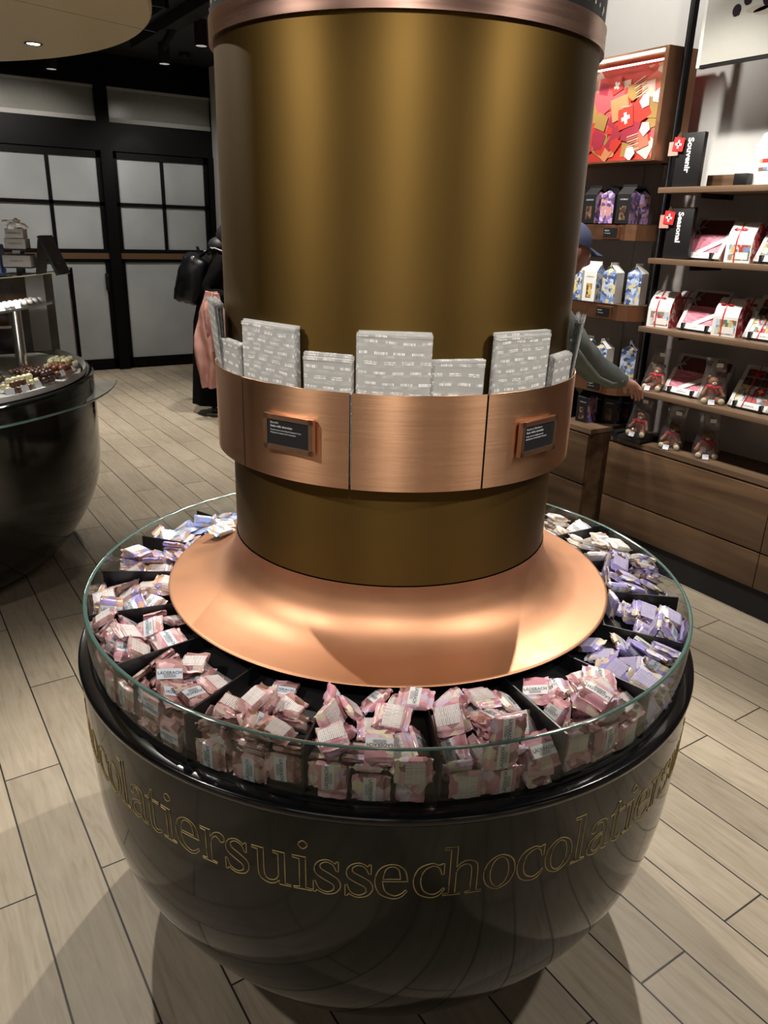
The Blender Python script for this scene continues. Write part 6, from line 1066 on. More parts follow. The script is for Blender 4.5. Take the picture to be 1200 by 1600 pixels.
def bear(kind=0):
    """seated toy bear with a red scarf in a clear bag with a white tag"""
    t = thing('bagged_teddy_bear', '', 'teddy bear')
    g = G().ball((0, 0, .045), .030, 14, 10, 0, (1, .85, 1.25)).ball((0, -.004, .097), .024, 14, 10, 0, (1.05, .95, .95)).ball((0, -.024, .091), .010, 10, 8, 1, (1.1, 1, .8))
    for s in (-1, 1):
        g.ball((s * .020, .002, .117), .009, 10, 8, 0).cyl((s * .026, -.008, .070), (s * .046, -.030, .040), .010, .008, 10, 0).ball((s * .047, -.031, .039), .009, 10, 8, 0)
        g.cyl((s * .018, -.010, .020), (s * .036, -.052, .015), .014, .012, 10, 0)
        g.ball((s * .008, -.028, .102), .0022, 6, 5, 2)
    g.ball((0, -.033, .094), .0032, 6, 5, 2)
    g.obj('bear_body', ['bear_brown', 'bear_cream', 'ink'], t, ang=60)
    for s in (-1, 1): G().ball((s * .037, -.056, .016), .0145, 12, 8, 0, (1, .6, 1)).obj('pale_paw', 'bear_cream', t)
    g = G(); pts = [(.026 * cos(a), .022 * sin(a) - .002, .077 + .002 * sin(2 * a)) for a in [2 * PI * k / 16 for k in range(16)]]; g.tube(pts, .0065, 6, closed=True)
    bow(g, (0, -.030, .074), .034); g.obj('red_scarf', 'red_ribbon', t, fix=False)
    # bag: soft square base pinched to a flat upright top
    vs = []; fs = []; n = 16; lv = [(0, .058, .060), (.03, .060, .060), (.08, .056, .045), (.13, .050, .022), (.165, .046, .006), (.205, .050, .0015)]
    q = random.Random(9 + kind)
    for z, rx, ry in lv:
        for i in range(n):
            a = 2 * PI * i / n; sx = math.copysign(abs(cos(a)) ** .6, cos(a)); sy = math.copysign(abs(sin(a)) ** .6, sin(a))
            vs.append((rx * sx + q.uniform(-.002, .002), ry * sy - .016 * (1 - z / .2) + q.uniform(-.002, .002), z + (.002 if z == 0 else 0)))
    for j in range(len(lv) - 1):
        for i in range(n): fs.append((j * n + i, j * n + (i + 1) % n, (j + 1) * n + (i + 1) % n, (j + 1) * n + i))
    G().add(vs, fs).obj('clear_bag', 'cellophane', t, ang=30, fix=False)
    G().box(-.014, .014, -.0015, 0, 0, .018, M=T(.012, -.012, .165, 0, .2)).obj('top_sticker', 'white_card', t, smooth=False)
    G().box(-.014, .014, -.001, .001, 0, .024, M=T(-.008, -.080, .004, 0, -.5)).obj('price_tag', 'tag_white', t, smooth=False)
    return t
teddy = bear()
FX = -PI / 2
def put(proto, lst, grp):
    for i, (x, y, z, rz, lab) in enumerate(lst):
        if i == 0: proto.location = (x, y, z); proto.rotation_euler = (0, 0, FX + rz); proto['label'] = lab; proto['group'] = grp
        else: clone(proto, (x, y, z), (0, 0, FX + rz), lab, grp)
put(bark, [
 (2.33, .985, 1.500, 0, 'pink chocolate bark box with a grey bow on the shelf with the lower black panel'),
 (2.33, .945, 1.186, 0, 'pink chocolate bark box between two red ribboned house boxes'),
 (2.33, .965, .883, 0, 'pink chocolate bark box standing between two bagged teddy bears'),
 (2.44, .94, 1.186, .05, 'grey backed bark box behind the pink one on the second shelf'),
 (2.44, .93, .883, .05, 'grey backed bark box behind the pink one on the lowest shelf')], 'pink chocolate bark boxes')
put(house, [
 (2.33, .795, 1.500, .12, 'white house-shaped box with red bow on the upper shelf, right of the bark box'),
 (2.32, 1.150, 1.186, .15, 'white house-shaped box with red bow at the left end of the second shelf'),
 (2.33, .795, 1.186, .10, 'white house-shaped box with red bow right of the bark box on the second shelf'),
 (2.45, .76, 1.500, .12, 'white house box half hidden behind the front one on the upper shelf'),
 (2.45, 1.10, 1.186, .12, 'white house box half hidden at the left end of the second shelf'),
 (2.45, .76, 1.186, .12, 'dark sided house box behind the right house box of the second shelf')], 'house-shaped boxes')
put(cards, [
 (2.33, .615, 1.500, 0, 'picture square box cut off by the right edge on the upper shelf'),
 (2.33, .600, 1.186, 0, 'box of picture squares with a red ribbon at the right of the second shelf'),
 (2.33, .610, .883, 0, 'box of picture squares with a red and white flag square on the lowest shelf')], 'picture square boxes')
put(teddy, [
 (2.30, 1.115, .883, .1, 'bagged teddy bear at the left end of the lowest shelf'),
 (2.285, .80, .883, .75, 'bagged teddy bear right of the bark box on the lowest shelf, turned sideways'),
 (2.30, .975, .622, .35, 'bagged teddy bear sitting square on the cabinet top, middle of three'),
 (2.31, .800, .622, .80, 'bagged teddy bear on the cabinet top, rightmost and turned sideways'),
 (2.255, 1.140, .652, .2, 'bagged teddy bear on a black stand, pinched by the reaching hand')], 'bagged teddy bears')
bs = thing('black_bear_stand', 'low black angled display stand under the bear held by the hand', 'display stand', (2.265, 1.145, .622), FX)
G().box(-.085, .06, -.075, .07, 0, .006).add([(-.085, -.075, .0), (.06, -.075, .0), (.06, .07, 0), (-.085, .07, 0), (-.085, -.07, .018), (.06, -.07, .018), (.06, .065, .029), (-.085, .065, .029)], [(4, 5, 6, 7), (0, 1, 5, 4), (1, 2, 6, 5), (2, 3, 7, 6), (3, 0, 4, 7)]).obj('base', 'black_satin', bs, smooth=False)
G().box(-.13, -.09, -.07, .02, .0, .03).obj('label_block', 'black_satin', bs, smooth=False)

# black name panels with red flag tags
def name_panel(x, y, z, h, word, label, size, ytag):
    t = thing('black_name_panel', label, 'sign', (x, y, z), FX)
    G().bbox(-.068, .068, -.012, .012, 0, h, .002).obj('panel', 'black_satin', t)
    vs, fs = text_geo(word, size, .0012); M = frame((-.012, -.0128, h - .02), (0, 0, -1), (1, 0, 0))
    G().add(vs, fs, 0, M).obj('lettering', 'ink_white', t, smooth=False)
    t2 = t; TG = Matrix.Translation((-.055, -.018, h - .045))
    G().box(-.052, .0, -.002, .002, -.045, .012, M=TG).obj('rose_square', 'coat_pink', t2, smooth=False)
    G().box(-.028, .028, -.0045, -.0022, -.028, .028, M=TG @ Matrix.Rotation(.12, 4, 'Y')).obj('red_square', 'red', t2, smooth=False)
    G().extr([(-.02, .024), (.012, .03), (-.002, .052)], -.001, .0008, M=TG @ Matrix.Rotation(PI / 2, 4, 'X')).obj('gold_corner', 'bronze', t2, smooth=False)
    G().box(-.0045, .0045, -.006, -.0046, -.017, .017, M=TG @ Matrix.Rotation(.12, 4, 'Y')).box(-.017, .017, -.006, -.0046, -.0045, .0045, M=TG @ Matrix.Rotation(.12, 4, 'Y')).obj('white_cross', 'ink_white', t2, smooth=False)
name_panel(2.26, 1.098, 1.807, .222, 'Souvenir', 'upper black panel reading Souvenir down its face, on the top shelf', .040, 0)
name_panel(2.26, 1.090, 1.501, .222, 'Seasonal', 'lower black panel reading Seasonal down its face, under the top shelf', .038, 0)
# top shelf stuff
o = thing('wooden_block', 'long low brown wooden block lying on the top shelf', 'board', (2.42, .935, 1.807)); G().bbox(-.05, .05, -.15, .14, 0, .055, .002).obj('block', 'walnut', o)
o = thing('black_block', 'small black block beside the wooden block on the top shelf', 'block', (2.235, .800, 1.807)); G().bbox(-.022, .022, -.03, .03, 0, .045, .002).obj('block', 'black_satin', o)
t = thing('white_gift_bag', 'white rounded gift carton standing at the right edge of the top shelf', 'gift box', (2.30, .725, 1.807), FX)
G().extr([(-.06, 0), (.06, 0), (.06, .14), (.045, .185), (.01, .205), (-.03, .195), (-.055, .15)], -.04, .04, M=Matrix.Rotation(PI / 2, 4, 'X')).obj('carton', 'white_card', t, smooth=False)
G().box(-.03, .03, -.0415, -.04, .055, .10).obj('window', 'mini_views', t, smooth=False)
G().box(-.03, .03, -.042, -.0415, .068, .084).obj('name_card', 'ink_white', t, smooth=False)

# ------------------------------------------------------------ illuminated collage box
t = thing('lit_collage_box', 'lit copper-framed wall box with a red paper collage and white crosses', 'light box', (2.38, 1.6, 1.93))
G().box(0, X1 - 2.38, -.2, .3, .05, .38).box(0, X1 - 2.38 , -.36, -.25, -.012, .1).obj('wall_mount', 'black_matt', t, smooth=False)
y0, y1, H = 1.245 - 1.6, 2.02 - 1.6, .443
xf = -.18
g = G().box(xf, -.005, y0 + .02, y1, -.008, 0).box(xf, -.005, y0 + .02, y1, H, H + .008).box(xf, -.005, y1, y1 + .008, -.008, H + .008)
g.add([(xf, y0, -.008), (-.005, y0 - .022, -.008), (-.005, y0 - .022, H + .008), (xf, y0, H + .008), (xf, y0 + .022, -.008), (-.005, y0, -.008), (-.005, y0, H + .008), (xf, y0 + .022, H + .008)], [(0, 1, 2, 3), (7, 6, 5, 4), (0, 3, 7, 4), (3, 2, 6, 7), (0, 4, 5, 1), (1, 5, 6, 2)])
g.obj('copper_frame', 'shelf_copper', t, smooth=False)
for x, dz in ((-.165, .002), (-.095, .020)): G().box(x, x + .007, y0 + .03, y1 - .01, H - .006 - dz, H - dz).obj('led_strip', 'led', t, smooth=False)
g = G().box(-.02, -.008, y0 + .005, y1, 0, H); rn = random.Random(21)
pal = ['p_red', 'p_red', 'p_rose', 'p_gold', 'p_cream', 'p_orange', 'p_crimson', 'p_coral']
for n_, c in (('p_red', (.62, .045, .03)), ('p_rose', (.62, .10, .12)), ('p_gold', (.40, .24, .07)), ('p_cream', (.78, .55, .45)), ('p_orange', (.70, .28, .12)), ('p_crimson', (.40, .03, .06)), ('p_coral', (.68, .16, .10))): plain(n_, c, .5, noise=.02)
k = 0
def pp(y, z, poly, mi, ang_):
    global k
    k += 1; x = -.0202 - k * .00008
    M = frame((x, y, z), (0, -cos(ang_), sin(ang_)), (0, sin(ang_), cos(ang_)))
    g.add([(a, b2, 0) for a, b2 in poly], [tuple(range(len(poly)))], mi, M)
W_ = y1 - y0
for i in range(150):
    y = rn.uniform(y0 + .02, y1 - .02); z = rn.uniform(.03, H - .03); s = rn.uniform(.025, .062); a = rn.uniform(0, 6.28)
    poly = [(-s, -s * .8), (s * .9, -s), (s, s * .7), (-s * .8, s)] if rn.random() < .6 else [(-s, -s * .7), (s * .8, -s), (s * .9, s * .2), (0, s), (-s * .9, s * .6)]
    poly = [(max(min(px, .08), -.08), py) for px, py in poly]
    if not (y0 + s < y < y1 - s and s * 1.2 < z < H - s * 1.2): continue
    pp(y, z, poly, rn.randrange(len(pal)), a)
for (y, z, a) in ((y0 + .10, .13, .3), (y0 + .27, .09, .2), (y0 + .26, .33, .4), (y0 + .33, .22, 0)):
    for j in range(7):
        M_ = [(-.035, -.0022 + j * .011 - .03), (.035, -.0022 + j * .011 - .03), (.035, .0022 + j * .011 - .03), (-.035, .0022 + j * .011 - .03)]; pp(y, z, M_, 3 if j % 2 else 4, a)
# crosses and white arrows
def cross(y, z, s, a):
    pp(y, z, [(-s * 1.7, -s * 1.9), (s * 1.9, -s * 1.6), (s * 1.7, s * 1.9), (-s * 1.8, s * 1.7)], 0, a * .5)
    w_ = s * .34
    pp(y, z, [(-s, -w_), (s, -w_), (s, w_), (-s, w_)], 8, a); pp(y, z, [(-w_, -s), (w_, -s), (w_, s), (-w_, s)], 8, a)
cross(y0 + W_ * .43, .205, .026, .25); cross(y0 + W_ * .435 + .075, .355, .019, .6)
for y, z, a in ((y0 + .155, .285, 3.6), (y0 + .205, .15, .6), (y0 + .225, .27, 1.6), (y0 + .28, .045, .8)):
    pp(y, z, [(-.022, -.026), (.022, -.022), (.03, .01), (0, .034), (-.03, .012)], 8, a)
g.obj('paper_collage', pal + ['ink_white'], t, smooth=False, fix=False)
k = 0

# hanging photo panel of berries
t = thing('berry_photo_panel', 'large pale photo panel of blackberries hanging above the top shelf', 'picture', (2.2, .1, 2.268))
G().box(0, .03, -.9, .983, 0, .62).obj('panel', 'black_satin', t, smooth=False)
plain('photo_ground', (.46, .46, .42), .35, noise=.05); plain('berry', (.022, .012, .02), .3, noise=.4); plain('raspberry', (.45, .03, .05), .4, noise=.3); plain('photo_shade', (.40, .35, .30), .4); plain('saucer', (.66, .60, .50), .35)
g = G().box(-.002, 0, -.9, .975, .01, .62)
def disc(y, z, ry, rz_, mi, x=-.0024, n=18): g.add([(x, y + ry * cos(q), z + rz_ * sin(q)) for q in [2 * PI * i / n for i in range(n)]], [tuple(range(n))], mi)
disc(.66, .165, .10, .018, 3, -.0022); disc(.745, .175, .05, .012, 3, -.0022); disc(.55, .25, .12, .020, 4, -.0023); disc(.58, .15, .05, .014, 3, -.0023)
k2 = 0
for (y, z, r_) in ((.835, .185, .020), (.790, .215, .019), (.700, .205, .026), (.640, .305, .030), (.60, .33, .03), (.56, .30, .03), (.52, .34, .03), (.62, .36, .028), (.57, .37, .03), (.53, .39, .03)):
    disc(y, z, r_, r_ * 1.1, 1, -.0026 - k2 * .00003); k2 += 1
    rq = random.Random(k2)
    for i in range(9):
        disc(y + rq.uniform(-.7, .7) * r_, z + rq.uniform(-.8, .8) * r_, r_ * .26, r_ * .28, 1, -.0030 - k2 * .00003 - i * .00001, 8)
disc(.555, .16, .026, .032, 2, -.0032); disc(.50, .17, .03, .032, 2, -.0033)
g.obj('photo_print', ['photo_ground', 'berry', 'raspberry', 'photo_shade', 'saucer'], t, smooth=False, fix=False)
G().box(-.004, .034, .975, .990, .0, .62).obj('panel_edge', 'white_card', t, smooth=False)
for y in (-.5, .6): G().cyl((.015, y, .62), (.015, y, ZC - 2.268), .003, n=6).obj('hanging_wire', 'chrome', t)
# ------------------------------------------------------------ people
def skin(name, verts, edges, mats, parent, root=0, sub=2, post=None, mat=None):
    """one continuous surface grown around a joint graph; verts = (x, y, z, rx, ry)"""
    me = bpy.data.meshes.new(name); me.from_pydata([v[:3] for v in verts], edges, [])
    o = bpy.data.objects.new(name, me); COL.objects.link(o)
    mo = o.modifiers.new('skin', 'SKIN'); mo.use_smooth_shade = True
    for i, v in enumerate(verts):
        sv = me.skin_vertices[0].data[i]; sv.radius = (v[3], v[4] if len(v) > 4 else v[3]); sv.use_root = (i == root)
    s = o.modifiers.new('sub', 'SUBSURF'); s.levels = sub; s.render_levels = sub
    dg = bpy.context.evaluated_depsgraph_get(); m2 = bpy.data.meshes.new_from_object(o.evaluated_get(dg))
    bpy.data.objects.remove(o)
    for q in mats: m2.materials.append(MATS[q])
    if post: post(m2)
    m2.polygons.foreach_set('use_smooth', [True] * len(m2.polygons))
    return link(name, m2, parent)
def hand_graph(V, E, wrist, palm, fdir, spread, side, curl, scale=1., grip=None):
    """append palm and five fingers to the graph. wrist = index; palm = position of palm centre, fdir finger direction, spread = across the palm"""
    palm, f, s, c = Vector(palm), Vector(fdir).normalized(), Vector(spread).normalized(), Vector(curl).normalized()
    V.append((*palm, .017 * scale, .026 * scale)); ip = len(V) - 1; E.append((wrist, ip))
    for k, (off, ln) in enumerate(((-.030, .072), (-.010, .080), (.010, .075), (.028, .060))):
        b0 = palm + s * off * scale + f * .030 * scale; V.append((*b0, .0095 * scale)); i0 = len(V) - 1; E.append((ip, i0))
        p = b0; d = f.copy(); prev = i0
        for j, fr in enumerate((.45, .30, .25)):
            d = (d + c * (.35 + .25 * j)).normalized(); p = p + d * ln * fr * scale; V.append((*p, (.0085 - .001 * j) * scale)); E.append((prev, len(V) - 1)); prev = len(V) - 1
    b0 = palm - s * .030 * scale - f * .012 * scale + c * .010 * scale; V.append((*b0, .011 * scale)); i0 = len(V) - 1; E.append((ip, i0))
    p = b0; d = (f * .7 - s * .5 + c * .7).normalized(); prev = i0
    for ln in (.030, .026): p = p + d * ln * scale; d = (d + f * .3 + c * .3 + s * .2).normalized(); V.append((*p, .0095 * scale)); E.append((prev, len(V) - 1)); prev = len(V) - 1

def head_mesh(name, parent, M, mats):
    """shaped head with brow, eye sockets, nose, lips, chin and ears; faces local +x"""
    bm = bmesh.new(); bmesh.ops.create_uvsphere(bm, u_segments=40, v_segments=28, radius=1)
    for v in bm.verts:
        x, y, z = v.co; 
        X, Y, Z = x * .098, y * .076, z * .118
        if z < -.1: Y *= 1 - .38 * (-z - .1); X *= 1 - .16 * (-z)
        if x > 0:
            X += .010 * math.exp(-((z + .85) / .22) ** 2) * x
            for sy in (-1, 1): X -= .010 * math.exp(-((y - sy * .38) / .17) ** 2 - ((z - .02) / .13) ** 2)
            X += .024 * math.exp(-(y / .12) ** 2 - ((z + .24) / .15) ** 2) + .012 * math.exp(-(y / .10) ** 2 - ((z + .05) / .2) ** 2)
            X += .007 * math.exp(-(y / .26) ** 2 - ((z + .52) / .07) ** 2) - .004 * math.exp(-(y / .3) ** 2 - ((z + .59) / .03) ** 2) + .006 * math.exp(-(y / .24) ** 2 - ((z + .66) / .06) ** 2)
            X += .005 * math.exp(-((z - .22) / .10) ** 2) * x
        v.co = (X, Y, Z)
    g = G(); g.frombm(bm, 0, M)
    for s in (-1, 1):
        g.ball((-.002, s * .078, -.008), .019, 12, 8, 0, (.75, .35, 1.35), M=M)
        g.ball((.080, s * .030, .003), .0115, 10, 8, 1, M=M); g.ball((.0895, s * .030, .003), .0045, 8, 6, 2, M=M)
    return g.obj(name, mats, parent, ang=70)

# --- man in a navy cap reaching for a bear (mostly hidden by the column)
mx, my = 1.42, 1.27
P1 = thing('person', 'person in a navy cap and grey green jacket reaching for a bagged bear', 'person', (mx, my, 0))
V = [(-.02, 0, .93, .14, .10), (.04, .01, 1.07, .14, .10), (.10, .02, 1.20, .155, .11), (.15, .02, 1.31, .11, .08), (.20, -.005, 1.38, .055, .055), (.235, -.03, 1.45, .055, .055),
     (.145, -.13, 1.285, .06), (.40, -.13, 1.035, .048), (.62, -.143, .945, .034), (.66, -.145, .930, .027),
     (.16, .18, 1.30, .06), (.22, .25, 1.03, .048), (.36, .24, .84, .034), (.39, .23, .79, .026),
     (-.02, -.10, .86, .095), (.02, -.11, .49, .062), (-.05, -.11, .10, .045), (.09, -.12, .045, .04),
     (-.02, .10, .86, .095), (.03, .11, .49, .062), (-.02, .11, .10, .045), (.12, .12, .045, .04)]
E_ = [(0, 1), (1, 2), (2, 3), (3, 4), (4, 5), (3, 6), (6, 7), (7, 8), (8, 9), (3, 10), (10, 11), (11, 12), (12, 13), (0, 14), (14, 15), (15, 16), (16, 17), (0, 18), (18, 19), (19, 20), (20, 21)]
hand_graph(V, E_, 9, (.72, -.14, .915), (.75, .1, -.55), (.1, -1, 0), 1, (-.1, .05, -1))
hand_graph(V, E_, 13, (.41, .22, .72), (.1, 0, -1), (1, 0, 0), 1, (0, -1, 0))
V = [((*v[:3], *[r * .72 for r in v[3:]]) if i in (0, 1, 2, 3, 6, 7, 10, 11, 14, 15, 18, 19) else v) for i, v in enumerate(V)]
skin('body', V, E_, ['skin'], P1)
head_mesh('head', P1, T(.277, -.055, 1.527, rad(-14), 0, rad(14)), ['skin_face', 'ink_white', 'ink'])
# jacket, trousers, shoes
V = [(-.02, 0, .84, .165, .135), (.0, .0, 1.0, .165, .13), (.06, .01, 1.12, .165, .13), (.12, .02, 1.23, .175, .14), (.155, .015, 1.33, .135, .115), (.195, 0, 1.385, .085, .08),
     (.145, -.12, 1.285, .078), (.23, -.135, 1.19, .074), (.32, -.14, 1.10, .074), (.40, -.135, 1.035, .074), (.50, -.138, .99, .066), (.60, -.142, .952, .05), (.645, -.144, .936, .038),
     (.16, .18, 1.30, .088), (.19, .23, 1.17, .078), (.22, .25, 1.04, .068), (.37, .24, .83, .050)]
E_ = [(0, 1), (1, 2), (2, 3), (3, 4), (4, 5), (4, 6), (6, 7), (7, 8), (8, 9), (9, 10), (10, 11), (11, 12), (4, 13), (13, 14), (14, 15), (15, 16)]
def wrinkle(m):
    from mathutils import noise
    for v in m.vertices:
        n = v.normal; v.co += n * (.012 * noise.noise(v.co * 14) + .006 * noise.noise(v.co * 32))
skin('jacket', V, E_, ['jacket'], P1, post=wrinkle)
g = G().tube([(.20, -.195, 1.165), (.31, -.205, 1.06), (.41, -.200, .985), (.50, -.198, .952), (.57, -.192, .955), (.61, -.178, .985)], .006, 8); g.obj('reflective_seam', 'jacket_seam', P1)
V = [(.0, 0, .98, .145, .11), (-.02, 0, .89, .155, .12), (-.02, -.10, .80, .10), (.02, -.11, .50, .078), (-.02, -.11, .09, .062), (-.02, .10, .80, .10), (.03, .11, .50, .078), (-.02, .11, .09, .062)]
skin('trousers', V, [(0, 1), (1, 2), (2, 3), (3, 4), (1, 5), (5, 6), (6, 7)], ['trousers'], P1)
for s in (-1, 1):
    skin('shoe', [(-.05, s * .115, .045, .045), (.05, s * .118, .045, .046), (.14, s * .122, .036, .04), (.18, s * .124, .03, .028)], [(0, 1), (1, 2), (2, 3)], ['black_satin'], P1)
# cap
CM = T(.272, -.053, 1.555, rad(-14), 0, rad(12))
bm = bmesh.new(); bmesh.ops.create_uvsphere(bm, u_segments=32, v_segments=16, radius=1)
bmesh.ops.delete(bm, geom=[v for v in bm.verts if v.co.z < -.02], context='VERTS')
for v in bm.verts: v.co = (v.co.x * .107, v.co.y * .086, v.co.z * .100)
g = G(); g.frombm(bm, 0, CM)
g.ball((0, 0, .100), .008, 8, 6, 0, M=CM)
cap = g.obj('cap', 'cap_blue', P1, ang=60)
vs = []; n = 14
for j, (zz, th) in enumerate(((0, 0), (-.004, 0))):
    for r_ in range(4):
        for i in range(n + 1):
            a = rad(-62 + 124 * i / n); rr = r_ / 3
            x = .105 * cos(a) * .96 + rr * .075 * cos(a * .7); y = .085 * sin(a) * (1 + .05 * rr); vs.append((x, y, .004 + zz - rr * .016 - .010 * (y / .08) ** 2 * rr))
fs = []
for r_ in range(3):
    for i in range(n): q = r_ * (n + 1) + i; fs.append((q, q + 1, q + n + 2, q + n + 1)); q2 = q + 4 * (n + 1); fs.append((q2, q2 + n + 1, q2 + n + 2, q2 + 1))
for i in range(n): q = 3 * (n + 1) + i; fs.append((q, q + 1, q + 1 + 4 * (n + 1), q + 4 * (n + 1)))
G().add(vs, fs, 0, CM).obj('cap_brim', 'cap_blue', cap)
G().ball((-.05, 0, -.03), .078, 16, 12, 0, (.85, .95, .85), M=CM).obj('hair', 'hair_grey', P1)

# --- woman in black with a backpack, seen from behind at the left
wx, wy = 1.52, 5.13
P2_ = thing('person', 'person in a long black skirt with a black backpack, near the doors', 'person', (wx, wy, 0), math.atan2(-.53521, .844217))
V = [(0, 0, .90, .13, .11), (.02, 0, 1.05, .12, .10), (.06, 0, 1.20, .13, .10), (.12, 0, 1.31, .10, .08), (.16, 0, 1.37, .05), (.18, 0, 1.42, .05),
     (.10, -.16, 1.29, .052), (-.02, -.22, 1.05, .042), (.16, -.24, 1.03, .034), (.21, -.23, 1.03, .026),
     (.10, .16, 1.29, .052), (.13, .20, 1.05, .042), (.30, .17, .98, .034), (.35, .16, .97, .026),
     (0, -.09, .82, .09), (.02, -.09, .46, .058), (-.02, -.09, .10, .04), (.09, -.095, .04, .034),
     (0, .09, .82, .09), (.02, .09, .46, .058), (.02, .09, .10, .04), (.13, .095, .04, .034)]
E_ = [(0, 1), (1, 2), (2, 3), (3, 4), (4, 5), (3, 6), (6, 7), (7, 8), (8, 9), (3, 10), (10, 11), (11, 12), (12, 13), (0, 14), (14, 15), (15, 16), (16, 17), (0, 18), (18, 19), (19, 20), (20, 21)]
hand_graph(V, E_, 9, (.255, -.225, 1.03), (1, .1, -.1), (0, .1, -1), 1, (0, .9, -.2), .9)
hand_graph(V, E_, 13, (.395, .15, .965), (1, -.1, -.1), (0, .1, -1), 1, (0, -.9, -.2), .9)
V = [((*v[:3], *[r * .72 for r in v[3:]]) if i in (0, 1, 2, 3, 6, 7, 10, 11, 14, 15, 18, 19) else v) for i, v in enumerate(V)]
skin('body', V, E_, ['skin'], P2_)
head_mesh('head', P2_, T(.19, 0, 1.475, 0, 0, rad(32)), ['skin_face', 'ink_white', 'ink'])
V = [(0, 0, .88, .155, .125), (.02, 0, 1.05, .145, .115), (.06, 0, 1.20, .15, .115), (.12, 0, 1.31, .115, .09), (.17, 0, 1.36, .065), (.10, -.17, 1.29, .068), (-.02, -.225, 1.05, .056), (.17, -.24, 1.03, .044), (.10, .17, 1.29, .068), (.13, .21, 1.05, .056), (.30, .18, .98, .044)]
skin('black_top', V, [(0, 1), (1, 2), (2, 3), (3, 4), (3, 5), (5, 6), (6, 7), (3, 8), (8, 9), (9, 10)], ['cloth_black'], P2_, post=wrinkle)
g = G(); prof = [(.145, .95, .125), (.18, .80, .155), (.185, .55, .165), (.19, .30, .175), (.195, .09, .185)]; n = 40; vs = []
for rx, z, ry in prof:
    for i in range(n):
        a = 2 * PI * i / n; f = 1 + (.95 - z) * .07 * cos(a * 9); vs.append((.0 + (.93 - z) * -.03 + rx * cos(a) * f, ry * sin(a) * f, z))
g.add(vs, [(j * n + i, j * n + (i + 1) % n, (j + 1) * n + (i + 1) % n, (j + 1) * n + i) for j in range(len(prof) - 1) for i in range(n)]); g.obj('long_skirt', 'cloth_black', P2_, fix=False)
bm = bmesh.new(); bmesh.ops.create_uvsphere(bm, u_segments=28, v_segments=18, radius=1)
for v in bm.verts: v.co = (v.co.x * .122, v.co.y * .095, v.co.z * .125) if v.co.x < .35 else (v.co.x * .085, v.co.y * .092, v.co.z * .125 + .004)
g = G(); g.frombm(bm, 0, T(.162, 0, 1.485, 0, 0, rad(32))); g.ball((.06, 0, 1.41), .085, 14, 10, 0, (1.1, 1.1, .9)); g.obj('hair', 'hair_grey', P2_)
for s, dx in ((-1, 0), (1, .03)):
    sh = skin('shoe', [(-.05 + dx, s * .092, .048, .038), (.03 + dx, s * .095, .045, .040), (.11 + dx, s * .098, .036, .036), (.15 + dx, s * .1, .032, .024)], [(0, 1), (1, 2), (2, 3)], ['black_satin'], P2_)
    G().bbox(-.085 + dx, .175 + dx, s * .095 - .042, s * .095 + .042, .0, .018, .007).obj('sole', 'shoe_white', sh)
BK = thing('backpack', 'bulky black backpack worn by the person near the doors', 'backpack', (wx, wy, 0), math.atan2(-.53521, .844217))
def shape(M, sx, sy, sz, e, mat, name, par, seed=0, wr=.0):
    from mathutils import noise
    bm = bmesh.new(); bmesh.ops.create_cube(bm, size=2); bmesh.ops.subdivide_edges(bm, edges=bm.edges[:], cuts=9, use_grid_fill=True)
    for v in bm.verts:
        d = v.co.normalized(); m_ = max(abs(v.co.x), abs(v.co.y), abs(v.co.z)); p = v.co.lerp(d * 1.15, e)
        nn = noise.noise(p * 2.4 + Vector((seed, 0, 0))) * wr
        v.co = Vector((p.x * sx, p.y * sy, p.z * sz)) * (1 + nn)
    g = G(); g.frombm(bm, 0, M); return g.obj(name, mat, par, ang=80)
shape(T(-.165, 0, 1.145, 0, 0, rad(16)), .118, .165, .195, .62, 'pack_black', 'main_sack', BK, 1, .10)
shape(T(-.265, 0, 1.06, 0, 0, rad(14)), .045, .12, .10, .6, 'pack_black', 'front_pouch', BK, 2, .08)
for s in (-1, 1):
    G().tube([(-.08, s * .10, 1.33), (.02, s * .12, 1.395), (.13, s * .125, 1.36), (.17, s * .14, 1.22), (.08, s * .16, 1.05), (-.06, s * .13, .98)], .016, 8).obj('shoulder_strap', 'pack_black', BK)
    G().tube([(-.04, s * .115, 1.37), (.05, s * .135, 1.40), (.12, s * .14, 1.375)], .006, 6).obj('strap_trim', 'ink_grey', BK)
G().tube([(-.10, -.03, 1.33), (-.12, -.02, 1.40), (-.12, .02, 1.40), (-.10, .03, 1.33)], .008, 6).obj('grab_handle', 'pack_black', BK)
G().ball((-.13, -.12, 1.325), .012, 8, 6, 0, (1.5, 1, .8)).obj('silver_buckle', 'chrome', BK)
